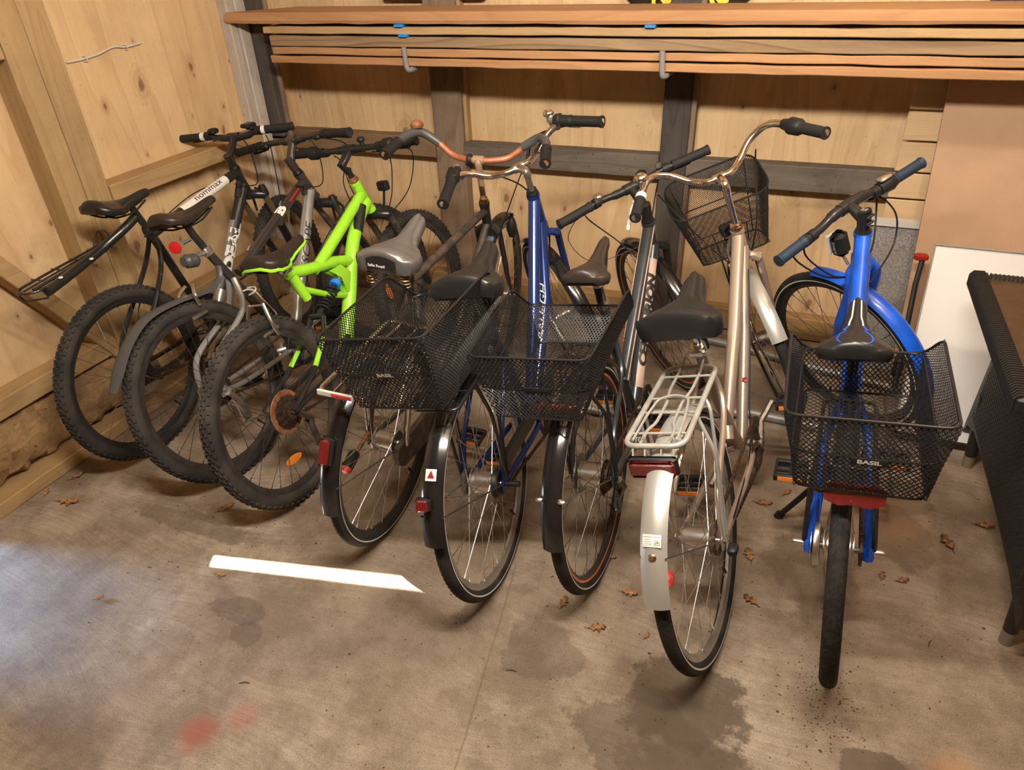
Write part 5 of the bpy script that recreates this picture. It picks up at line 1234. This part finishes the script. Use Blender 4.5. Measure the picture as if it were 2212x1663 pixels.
# ------------------------------------------------ G : champagne city bike with front basket
G_ = Bike('bicycle', (.0164, 1.4164, 1.5025, .2881), (.961, .884), 25.8, .345, 'champagne city bike with wire basket on the handlebar and grey rear rack', (.183, .067, .158, .027, .303))
s = G_; r_ = s.root; bb = (.55, .28)
s.rwheel(w=.038, rim=RIMS, spk=SPOKE, hub=ALLOY, hr=.034, tmat=RUBBER); s.fwheel(w=.038, rim=RIMS, spk=SPOKE, hub=ALLOYD, hr=.03, tmat=RUBBER)
m = MB(); m.tube([s.on(.85), V((.72, 0, .63)), V((.455, .006, .42)), V((.42, 0, .38))], [.0215, .021, .019, .017], 16); m.tube([s.on(.80)+V((0, -.004, 0)), V((.80, -.006, .56)), V((bb[0], 0, bb[1]))], [.020, .019, .018], 16)
m.tube([V((.315, 0, .75)), V((.40, 0, .52)), V((bb[0]-.02, 0, bb[1]))], .016, 12); stays(m, bb, .345, (.335, .69), .010, .0085, bend=.05)
s.part('frame', m, CHAMP)
m = MB(); c = V((bb[0], 0, bb[1])).lerp(V((.80, -.006, .56)), .55); m.bbox((-.008, -.008, -.0015), (.008, .008, .0015), .001, M=Matrix.Translation(c+V((-.012, -.010, .014))) @ Matrix.Rotation(-.6, 4, 'Y')); s.part('badge', m, REDP, 'tiny red badge on the down tube')
s.headset(.765, .872, .021, CHAMP, RUSTC); m = MB(); m.tube([s.H-AX*.012, s.H+AX*.004], .021, 14); s.part('headset_nut', m, RUSTC)
s.fork(.745, CHAMP, r=.0125, spread=.048); stem(s, CHROME, quill=True)
hb, L, Rr, dL, dR = bar_path(s, [(0, 0, 0), (.008, .04, 0), (.045, .085, .018), (.065, .14, .06), (.045, .20, .085), (-.02, .245, .068), (-.158, .303, .027)], CHROME, .0118)
s.grips(hb, L, Rr, dL, dR, GRIPM, r=.0175, ln=.10, ribs=False); nR, nL = V(dR).normalized(), V(dL).normalized()
m = MB(); m.tube([Rr+nR*.10, Rr+nR*.11, Rr+nR*.145, Rr+nR*.155, Rr+nR*.18], [.019, .026, .027, .020, .016], 16); m.obj('gear_shifter', DULL, hb)
lever(hb, L+nL*.115, -nL, s.S.to_3x3() @ V((.8, .55, -.25)), mt=WHITEL, ln=.13)
bell(hb, s.S @ (s.C+V((-.0, .235, .100))), CHROME, .026)
m = MB(); m.tube([V((.315, 0, .76)), V((.285, 0, .85))], .0135, 14); s.part('seat_post', m, CHROME); m = MB(); m.tube([V((.320, 0, .738)), V((.310, 0, .768))], .021, 16); m.bbox((.278, -.024, .742), (.300, .024, .764), .006); m.tube([V((.285, -.03, .753)), V((.285, .03, .753))], .006, 8); s.part('seat_clamp', m, ALLOY)
saddle(r_, (.150, .925), (.420, .940), .225, 'city', SADB, th=.062)
crankset(r_, bb, .088, 20, ALLOYD, COG, orange=True); chain(r_, bb, .083, (0, .345), .036)
mudguard(r_, 'rear_mudguard', (0, .345), .362, .064, 35, 165, FENDS); mudguard(r_, 'front_mudguard', (s.xf, .345), .360, .056, 95, 160, FENDS, M=s.S)
m = MB(); a = math.radians(146); M_ = Matrix.Translation((.3615*math.cos(a), .0, .345+.3615*math.sin(a))) @ Matrix.Rotation(-math.pi/2+math.radians(34), 4, 'Y')
m.lathe([(.0001, .006), (.004, .006), (.006, .002), (.009, .001), (.010, 0)], 'Z', (0, 0, 0), 14, M=Matrix.Rotation(math.radians(0), 3, 'Y')); m.obj('bolt', RUSTC, r_, M=M_)
# shop sticker printed on the mudguard
a = math.radians(140); c0 = V((.3632*math.cos(a), 0, .345+.3632*math.sin(a))); nn = V((math.cos(a), 0, math.sin(a))); uu = V((0, -1, 0)); vv = nn.cross(uu); vv = vv if vv.z > 0 else -vv
Mx = Matrix(((uu.x, vv.x, nn.x, c0.x), (uu.y, vv.y, nn.y, c0.y), (uu.z, vv.z, nn.z, c0.z), (0, 0, 0, 1)))
m = MB(); m.bbox((-.022, -.014, -.0002), (.022, .014, .0002), .0001, M=Mx); stk = m.obj('sticker', WHITEL, r_, 'white shop sticker on the silver mudguard')
flat_text('lettering', 'Albertslund Cykelimport', .0044, BLACKL, Mx @ Matrix.Translation((0, .009, .0005)), stk, sx=.9)
for k, tx in enumerate(('Vejnavn 2', '2620 Albertslund', 'Telefon 43 64 00 00')): flat_text('lettering', tx if k == 1 else ('Hedemarksvej 7' if k == 0 else 'Telefon 43 64'), .0026, BLACKL, Mx @ Matrix.Translation((-.008, .003-.005*k, .0005)), stk)
m = MB(); m.tube([V((x, y, 0)) for x, y in ((-.007, -.005), (.007, -.005), (.007, .005), (-.007, .005))], .0003, 4, closed=True); m.tube([V((-.004+.0025*math.cos(q), -.001+.0025*math.sin(q), 0)) for q in [k*.5 for k in range(12)]], .0003, 4, closed=True); m.tube([V((.004+.0025*math.cos(q), -.001+.0025*math.sin(q), 0)) for q in [k*.5 for k in range(12)]], .0003, 4, closed=True); m.tube([V((-.004, -.001, 0)), V((0, -.001, 0)), V((.002, .0025, 0)), V((-.002, .0025, 0)), V((.004, -.001, 0))], .0004, 4)
m.obj('emblem', BLACKL, stk, M=Mx @ Matrix.Translation((.012, -.004, .0006)))
m = MB()
for sg in (1, -1): a = math.radians(146); m.tube([V((0, sg*.062, .345)), V((.357*math.cos(a), sg*.030, .345+.357*math.sin(a)))], .0022, 6)
s.part('mudguard_stay', m, SPOKE)
# pale grey wire rack with spring clamp
m = MB(); zK, yK = .712, .02; f = lambda x, y, dz=0: V((x, yK+y, zK+dz))
m.tube(fillet([f(-.10, .074), f(-.10, -.074), f(.285, -.070), f(.285, .070)], .035, 5, True), .0075, 12, closed=True)
for x in (-.045, .05, .12, .235): m.tube([f(x, .072), f(x, -.072)], .0035, 8)
for sg in (1, -1): m.tube(fillet([f(-.10, sg*.035), f(-.03, sg*.035), f(.0, sg*.022), f(.10, sg*.020), f(.16, sg*.03), f(.25, sg*.03), f(.31, sg*.028, .012), f(.34, sg*.022, .018)], .02), .0042, 8)
m.tube([f(.34, .022, .018), f(.34, -.022, .018)], .0042, 8)
rk = m.obj('rear_rack', GREYP, r_)
m = MB(); m.tube(fillet([f(-.085, .055, .006), f(.02, .050, .010), f(.10, .040, .012), f(.115, 0, .014), f(.10, -.040, .012), f(.02, -.050, .010), f(-.085, -.055, .006)], .02), .0035, 8)
for sg in (1, -1): m.tube([f(-.078+.006*math.cos(k*.8), sg*(.030+k*.0009), .004+.006*math.sin(k*.8)) for k in range(26)], .0013, 5)
m.obj('spring_clamp', GREYP, rk)
for sg in (1, -1):
    m = MB(); m.tube(fillet([f(.03, sg*.074), V((.01, sg*.088, .62)), V((0, sg*.070, .37)), V((0, sg*.070, .345))], .03), .0052, 8); m.tube(fillet([f(.12, sg*.072), f(.10, sg*.088, -.02), V((.012, sg*.072, .36))], .02), .0048, 8); m.obj('strut', GREYP, rk)
rear_light(r_, (-.125, yK, .672), (.020, .112, .042), REDR)
m = MB()
for y in (-.05, -.02, .02, .05): m.tube([f(-.10, y), V((-.118, yK+y, .69))], .0028, 6)
m.obj('light_bracket', GREYP, rk)
m = MB(); m.lathe([(.0001, -.045), (.013, -.044), (.018, -.03), (.018, -.012), (.012, 0), (.0001, 0)], 'X', (0, 0, 0), 12); m.obj('lamp', REDRB, r_, 'small bright red lamp beside the hub', M=Matrix.Translation((-.075, .075, .285)) @ Matrix.Rotation(-.3, 4, 'Y'))
m = MB(); m.bbox((-.018, -.012, -.012), (.018, .012, .012), .005, M=Matrix.Translation((-.02, -.09, .335))); s.part('axle_box', m, DULL)
# front basket, fixed to the steered bar
fb = (.115, .186, .935, .345, .187, 1.005, .35, .165, .12, .165, .90, .143, .126, .76, .30, 0, .047, 0, 0)
def front_basket():
    x0 = s.H.x; M = s.S; P = {}
    for sg, c in ((1, 'L'), (-1, 'R')): P['n'+c] = V((x0+.150, sg*.180, .925)); P['f'+c] = V((x0+.285, sg*.168, 1.045)); P['b'+c] = V((x0+.143, sg*.126, .741)); P['g'+c] = V((x0+.25, sg*.115, .775))
    R4 = Matrix.Translation((x0, 0, .9)) @ Matrix.Rotation(.047, 4, 'X') @ Matrix.Translation((-x0, 0, -.9)); P = {k: M @ (R4 @ v) for k, v in P.items()}
    top = fillet([P['nL'], P['nR'], P['fR'], P['fL']], .06, 8, True); bot = fillet([P['bL'], P['bR'], P['gR'], P['gL']], .035, 8, True)
    m = MB(); m.tube(top, .0036, 8, closed=True); m.tube([a.lerp(b, .45) for a, b in zip(top, bot)], .0024, 6, closed=True); m.tube(bot, .0028, 6, closed=True)
    for k in (0, 6, 12, 24, 30, 35): m.tube([top[k], bot[k]], .0024, 6)
    for u in (.3, .42, .58, .7): m.tube([P['nL'].lerp(P['nR'], u).lerp(P['bL'].lerp(P['bR'], u), .45), P['bL'].lerp(P['bR'], u), P['gL'].lerp(P['gR'], u)], .0022, 6)
    bk = m.obj('front_basket', WIREB, r_)
    verts = []; faces = []; th = .00085
    # arc-length resample both loops together
    def res(lp, n):
        cum = [0]; L2 = lp+[lp[0]]
        for a, b in zip(L2, L2[1:]): cum.append(cum[-1]+(b-a).length)
        out = []; k = 0
        for i in range(n):
            q = cum[-1]*i/n
            while cum[k+1] < q: k += 1
            out.append(L2[k].lerp(L2[k+1], (q-cum[k])/max(1e-9, cum[k+1]-cum[k])))
        return out
    N_ = 2*130; T_, B2 = res(top, N_), res(bot, N_); nv = 44
    def S(i, j): return T_[i % N_].lerp(B2[i % N_], j/nv)
    cen = sum(T_, V((0, 0, 0)))/N_
    def strand(a, b, nr):
        t_ = b-a
        if t_.length < 1e-6: return
        sd = nr.cross(t_.normalized())*th*1.25; k = len(verts); verts.extend([a-sd, a+sd, a+nr*th*1.8, b-sd, b+sd, b+nr*th*1.8]); faces.extend([(k, k+1, k+4, k+3), (k+1, k+2, k+5, k+4), (k+2, k, k+3, k+5)])
    for j in range(nv):
        for i in range(N_):
            if (i+j) % 2 == 0:
                a = S(i, j); nr = (a-cen).normalized()
                for di in (1, -1): strand(a, S(i+di, j+1), nr)
    up_ = s.S.to_3x3() @ V((0, 0, 1)); nu, nv2 = 30, 18
    for i in range(2*nu+1):
        for j in range(nv2):
            if (i+j) % 2: continue
            f2 = lambda i, j: P['bL'].lerp(P['bR'], i/(2*nu)).lerp(P['gL'].lerp(P['gR'], i/(2*nu)), j/nv2)
            for di in (1, -1):
                if 0 <= i+di <= 2*nu: strand(f2(i, j), f2(i+di, j+1), up_)
    me = bpy.data.meshes.new('wire_mesh'); me.from_pydata(verts, [], faces); me.materials.append(WIREB); o = link('wire_mesh', me, bk); o['kind'] = 'stuff'
    m = MB(); c = P['nL'].lerp(P['nR'], .5).lerp(P['bL'].lerp(P['bR'], .5), .42); q = s.S.to_3x3()
    m.bbox((-.035, -.035, -.022), (.0, .035, .022), .005, M=Matrix.Translation(c) @ q.to_4x4()); m.tube([c+q @ V((-.03, .02, 0)), s.S @ (s.H+V((.01, .012, .01)))], .006, 6); m.tube([c+q @ V((-.03, -.02, 0)), s.S @ (s.H+V((.01, -.012, .01)))], .006, 6); m.obj('basket_bracket', DULL, bk)
    for sg in (1, -1): m = MB(); m.tube([P['bL'].lerp(P['bR'], .5-sg*.22), s.S @ V((s.xf, sg*.06, .36))], .0035, 6); m.obj('strut', WIREB, bk)
front_basket()
m = MB()
for sg in (1, -1): m.tube(s.T(cr([s.on(.74, .05)+V((0, sg*.035, -.03)), s.on(.74, .06)+V((0, sg*.04, .03)), s.on(.74, .06)+V((0, sg*.012, .08))])), .007, 8)
s.part('front_brake', m, ALLOYD)
for y_, dd in ((.20, .16), (-.14, .05)):
    cable(r_, [s.S @ (s.C+V((.03, y_, .03))), s.S @ (s.C+V((dd, y_*.9, -.03))), s.S @ (s.C+V((dd*.9, y_*.55, -.20))), s.S @ (s.on(.72, .06)+V((0, y_*.2, 0)))], .0026)
cable(r_, [V((.92, -.026, .74)), V((.76, -.028, .53)), V((.62, -.028, .38)), V((.56, -.03, .30)), V((.40, -.05, .30)), V((.10, -.07, .34))], .0024)
# ------------------------------------------------ H : bright blue bike at the right
H_ = Bike('bicycle', (.3072, 1.4971, 1.5301, .1411), (.86, .90), 51.4, .345, 'bright blue bicycle at the right end with front wheel turned left', (.074, .072, .017, -.013, .305))
s = H_; r_ = s.root; bb = (.44, .285)
s.rwheel(w=.042, rim=RIMS, spk=SPOKE, hub=ALLOY, hr=.034, tmat=DARKT, stripe=None, rimd=.018); s.fwheel(w=.042, rim=RIMB, spk=SPOKEB, hub=ALLOYD, hr=.018, tmat=RUBBER)
m = MB(); m.tube([s.on(.875), V((.60, 0, .66)), V((.335, 0, .52))], [.023, .021, .018], 16); m.tube([s.on(.80), V((.66, 0, .53)), V((bb[0], 0, bb[1]))], [.030, .029, .026], 18); m.tube([s.on(.84), V((.84, 0, .78))], [.024, .026], 14)
m.tube([V((.265, 0, .72)), V((bb[0], 0, bb[1]))], .017, 14)
stays(m, bb, .345, (.29, .64), .012, .011, wide=.068, bend=.055)
for sg in (1, -1): m.tube([V((.09, sg*.066, .42)), V((0, sg*.069, .345)), V((-.012, sg*.069, .325))], [.013, .017, .012], 10)
s.part('frame', m, BLUE); s.headset(.74, .885, .0245, BLUE, BLACK)
m = MB(); c = s.on(.745); ax2 = V((s.xf, 0, s.R))
for sg in (1, -1): m.tube(s.T(cr([c+V((0, sg*.008, .01)), c+V((.0, sg*.040, -.012)), c+V((.01, sg*.058, -.07)), c.lerp(ax2, .6)+V((-.005, sg*.060, 0)), ax2+V((0, sg*.056, 0))])), [.026]*6+[.021]*6+[.019]*6+[.014]*7, 12)
s.part('fork', m, BLUE)
m = MB(); m.tube(s.T([s.H-AX*.015, s.H+AX*.062]), .0205, 16); m.tube(s.T([s.H+AX*.035, s.C-V((.02, 0, 0)), s.C]), [.021, .016, .018], 14); m.tube(s.T([s.C+V((0, .028, 0)), s.C+V((0, -.028, 0))]), .021, 14)
for z in (.02, .045): m.tube(s.T([s.H+AX*z+V((-.022, -.014, 0)), s.H+AX*z+V((-.022, .014, 0))]), .005, 8)
stm = s.part('stem', m, BLACK); m = MB(); m.lathe([(.020, 0), (.019, .004), (.0001, .005)], 'Z', (0, 0, 0), 18); cp = m.obj('stem_cap', DULL, stm, M=s.S @ Matrix.Translation(s.H+AX*.0625)); 
m = MB(); m.tube([V((x, y, .006)) for x, y in ((-.009, -.006), (.0, -.009), (.009, -.006), (.009, .006), (0, .009), (-.009, .006))], .0009, 4, closed=True); m.tube([V((-.004, -.004, .006)), V((-.004, .004, .006)), V((.003, .004, .006)), V((.003, -.004, .006))], .0007, 4); m.obj('emblem', ALLOY, cp)
hb, L, Rr, dL, dR = bar_flat(s, BLACK, r=.0145); s.grips(hb, L, Rr, dL, dR, GRIPB, r=.0175, ln=.115, ribs=False, ring=DULL)
nR, nL = V(dR).normalized(), V(dL).normalized(); lever(hb, L+nL*.15, -nL, s.S.to_3x3() @ V((1, 0, -.5))); lever(hb, Rr+nR*.19, -nR, s.S.to_3x3() @ V((1, 0, -.5)))
m = MB(); m.tube([Rr+nR*.115, Rr+nR*.13, Rr+nR*.175], [.020, .026, .021], 14); m.obj('gear_shifter', DULL, hb)
q = Rr+nR*.155+V((0, 0, .022)); m = MB(); m.bbox((-.016, -.024, 0), (.016, .024, .014), .005, M=Matrix.Translation(q) @ nR.to_track_quat('Y', 'Z').to_matrix().to_4x4()); m.obj('gear_display', ALLOY, hb)
m = MB()
for y in (.03, -.03): m.lathe([(.005, 0), (.005, .004), (.0001, .005)], 'Z', s.S @ (s.C+V((0, y, .021))), 8)
m.obj('bolt', CHROME, hb)
m = MB(); m.tube([V((.272, 0, .70)), V((.235, 0, .80)), V((.225, 0, .825))], .0145, 12); s.part('seat_post', m, BLACK)
sd, T0, ax_, up_, L0, rws = saddle(r_, (.080, .885), (.350, .890), .17, 'sport', SADB, th=.034)
for sg in (1, -1):
    m = MB(); k = len(rws); j = 8+sg*2
    P1 = [rws[i][9+sg*(2 if i < k*.45 else 3)]+up_*.0008 for i in range(4, k-4)]; cut = int(len(P1)*.55)
    m.tube(P1[:cut+1], .0022, 5, flat=(1, .5)); m.obj('piping', BLUE, sd, 'blue line on the saddle'); m = MB(); m.tube(P1[cut:], .0022, 5, flat=(1, .5)); m.obj('piping', WHITEL, sd, 'white line on the saddle')
crankset(r_, bb, .085, 335, DULL, DULL, orange=True); chain(r_, bb, .08, (0, .345), .034, y=-.052)
mudguard(r_, 'front_mudguard', (s.xf, .345), .366, .060, 86, 200, BLUE, M=s.S, lip=.5)
rk = rack(r_, -.19, .19, .675, .06, .0, BLACK, .345, rails=3, cross=3, front=(.285, 0, .66), rs=.0062, wide=.082)
basket(r_, (-.256, .151, .914, .158, .163, .879, .196, .132, -.243, .135, .817, -.213, .125, .704, .18, -.015, .029, .033, -.023), sign=('BASIL', .01, -.055))
m = MB(); P = [(-.062, .018), (-.045, .026), (0, .022), (.045, .026), (.062, .018), (.058, -.012), (.03, -.022), (0, -.016), (-.03, -.022), (-.058, -.012)]
m.prism(P, -.008, .008); o = m.obj('tail_light', REDR, r_, 'wide red tail light under the basket', M=Matrix.Translation((-.205, -.022, .683)) @ Matrix.Rotation(math.pi/2, 4, 'Z') @ Matrix.Rotation(math.radians(25), 4, 'X'))
m = MB(); m.lathe([(.02, .043), (.055, .044), (.058, .048), (.058, .058), (.02, .062)], 'Y', (0, 0, .345), 28); m.lathe([(.01, .062), (.042, .064), (.042, .066), (.01, .067)], 'Y', (0, 0, .345), 24); s.part('brake_drum', m, ALLOY)
m = MB(); m.lathe([(.006, .07), (.009, .072), (.009, .105), (.006, .112)], 'Y', (0, 0, .345), 10); m.lathe([(.006, -.07), (.010, -.072), (.010, -.10), (.006, -.108)], 'Y', (0, 0, .345), 10); s.part('axle_nut', m, ALLOY)
m = MB(); m.tube([V((.38, .05, .28)), V((.43, .13, .13)), V((.455, .19, .03))], .009, 10); k_ = s.part('kickstand', m, DULL); m = MB(); m.tube([V((.453, .185, .04)), V((.458, .202, .006))], .015, 10); m.obj('rubber_foot', DULL, k_)
# head lamp at the fork crown
m = MB(); q4 = s.S @ Matrix.Translation(s.on(.83, .085)); m.bbox((-.022, -.03, -.045), (.03, .03, .045), .018, M=q4); lp = s.part('head_lamp', m, DULL); m = MB(); m.bbox((.03, -.024, -.035), (.042, .024, .035), .012, M=q4); m.obj('lens', GLASSY, lp)
flat_text('lettering', 'Smart', .018, WHITEL, q4 @ Matrix.Translation((0, .0308, 0)) @ Matrix.Rotation(math.pi/2, 4, 'Y') @ Matrix.Rotation(-math.pi/2, 4, 'X'), lp)
m = MB(); m.tube(s.T([s.on(.75, .05), s.on(.79, .08)]), .005, 6); m.obj('lamp_bracket', ALLOY, lp)
cable(r_, [s.S @ (s.C+V((.01, -.02, -.02))), s.S @ (s.C+V((.02, -.13, -.03))), s.S @ (s.C+V((-.01, -.17, -.12))), s.S @ (s.C+V((-.01, -.13, -.22))), V((.80, -.03, .74))], .0030)
for y_, z_, dd in ((.18, -.02, .09), (.16, -.02, .05), (-.15, -.02, .05)):
    cable(r_, [s.S @ (s.C+V((.02, y_, z_))), s.S @ (s.C+V((dd*.8, y_*1.0, -.09))), s.S @ (s.C+V((dd*.6, y_*.6, -.20))), s.S @ (s.on(.72, .02)+V((0, y_*.15, 0)))], .0030)

# ================================================================= DRY LEAVES AND CRUMBS
def leaf(x, y, size, ang, mt, label, curl=.3, oak=True):
    m = MB(); n = 26; ctr = []; k = 5
    prof = []
    for i in range(n+1):
        t = i/n; wd = math.sin(math.pi*min(1, t*1.02))**.8*.42
        if oak: wd *= (.68+.32*math.cos(t*math.pi*7))
        prof.append((t-.5, max(.012, wd*(.6+.4*t))))
    rows = []
    for t, wd in prof:
        row = []
        for j in range(7):
            v = -1+j/3; z = .004 + curl*size*(abs(v)**2*.30 + abs(t)**2*.55) + .04*size*math.sin(t*13+v*3)
            row.append((t*size, v*wd*size, max(.0015, z)))
        rows.append(row)
    m.grid(rows); m.tube([(-.5*size, 0, .006), (-.72*size, .04*size, .010)], .0012, 5)
    m.v = [(a*.82, b_*.82, c*.8) for a, b_, c in m.v]; me = m.mesh('leaf', mt); o = link('dry_leaf', me, None, label); o.location = (x, y, 0); o.rotation_euler = (0, 0, ang); tag(o, label, 'leaf', 'dry leaves on the concrete floor'); return o
LV = [(-2.302, 1.181, .10, .3, 1, 'pale orange dry leaf lying beside the left wall sill'), (-2.40, 1.30, .07, 1.2, 0, 'brown dry leaf nearest the left wall sill'), (-2.43, 1.19, .05, 2.2, 1, 'small pale leaf scrap close to the sill corner'),
(-1.716, 1.352, .075, 1.1, 1, 'pale dry leaf below the knobbly tyre of the lime bicycle'), (-1.514, 1.091, .045, .2, 1, 'round pale leaf at the left tip of the sunlit strip'), (-1.815, .882, .035, .9, 1, 'tiny whitish leaf scrap on the bare floor at the left'),
(-.44, 1.361, .055, 1.5, 0, 'brown crumpled leaf in front of the two dark tyres at the centre'), (-.321, 1.306, .065, .4, 0, 'dark brown curled leaf left of the silver mudguard'), (-.262, 1.461, .06, .1, 1, 'pale leaf between the centre tyre and the silver mudguard'),
(.059, 1.742, .07, 1.9, 1, 'tan leaf between the two right-hand rear wheels, farther back'), (.081, 1.557, .06, 2.6, 0, 'reddish brown leaf between the two right-hand rear wheels, nearer'), (-.18, 1.327, .03, 1.2, 1, 'small pale leaf fragment left of the champagne bicycle tyre'),
(.082, 2.008, .07, .2, 0, 'brown leaf behind the kickstand foot'), (.153, 2.091, .05, 1., 0, 'small brown leaf left of the kickstand'), (.766, 2.129, .07, .1, 0, 'brown leaf beside the rattan table leg'),
(.645, 2.004, .08, 2.0, 0, 'dark broken leaf in the shadow of the rattan table'), (.506, 1.791, .05, .5, 0, 'dark small leaf crumpled right of the blue bicycle wheel'), (.448, 1.789, .045, 1.4, 0, 'dark leaf scrap nearest the blue bicycle axle'), (-.353, 1.585, .04, 0., 0, 'brown leaf scrap beside the centre rear wheel')]
for x, y, sz, an, k, lb in LV: leaf(x, y, sz, an, LEAFL if k else LEAFM, lb, curl=random.uniform(.15, .5))
for x, y, ang, lb in ((-.503, 1.089, .2, 'dark twig bit lying on the bare floor left of the crack'), (.563, 1.573, 1.2, 'short dark twig near the table foot'), (.30, 1.0, 2.6, 'pale straw lying at the edge of the wet stain'), (-1.18, .80, .4, 'short brown twig on the bare floor at the lower left')):
    m = MB(); L_ = .06 if 'straw' in lb else .03; m.tube([(-L_/2, 0, .002), (0, .003, .0025), (L_/2, 0, .002)], [.0012, .0018, .0008] if 'straw' not in lb else .0009, 5); o = m.obj('twig', STONE if 'straw' not in lb else LEAFL); tag(o, lb, 'twig'); o.location = (x, y, 0); o.rotation_euler[2] = ang
m = MB(); rr = random.Random(3)
for i in range(1500):
    if i < 900: x, y = rr.uniform(-2.4, .9), rr.uniform(1.2, 3.1)
    elif i < 1150: x, y = rr.gauss(.30, .05), rr.gauss(1.28, .09)
    else: x, y = rr.uniform(-1.9, .8), rr.uniform(.7, 1.6)
    sz = rr.uniform(.0008, .003) * (1 if rr.random() > .05 else 1.6); a = rr.uniform(0, 3)
    c, s_ = math.cos(a)*sz, math.sin(a)*sz
    m.add([(x-c, y-s_, 0), (x+s_, y-c, 0), (x+c*1.5, y+s_, 0), (x-s_, y+c, 0), (x, y, sz*.9)], ((0,1,4),(1,2,4),(2,3,4),(3,0,4)))
o = m.obj('dirt_crumbs', STONE, smooth=False); tag(o, 'dark dirt crumbs scattered over the concrete floor', 'dirt', kind='stuff')
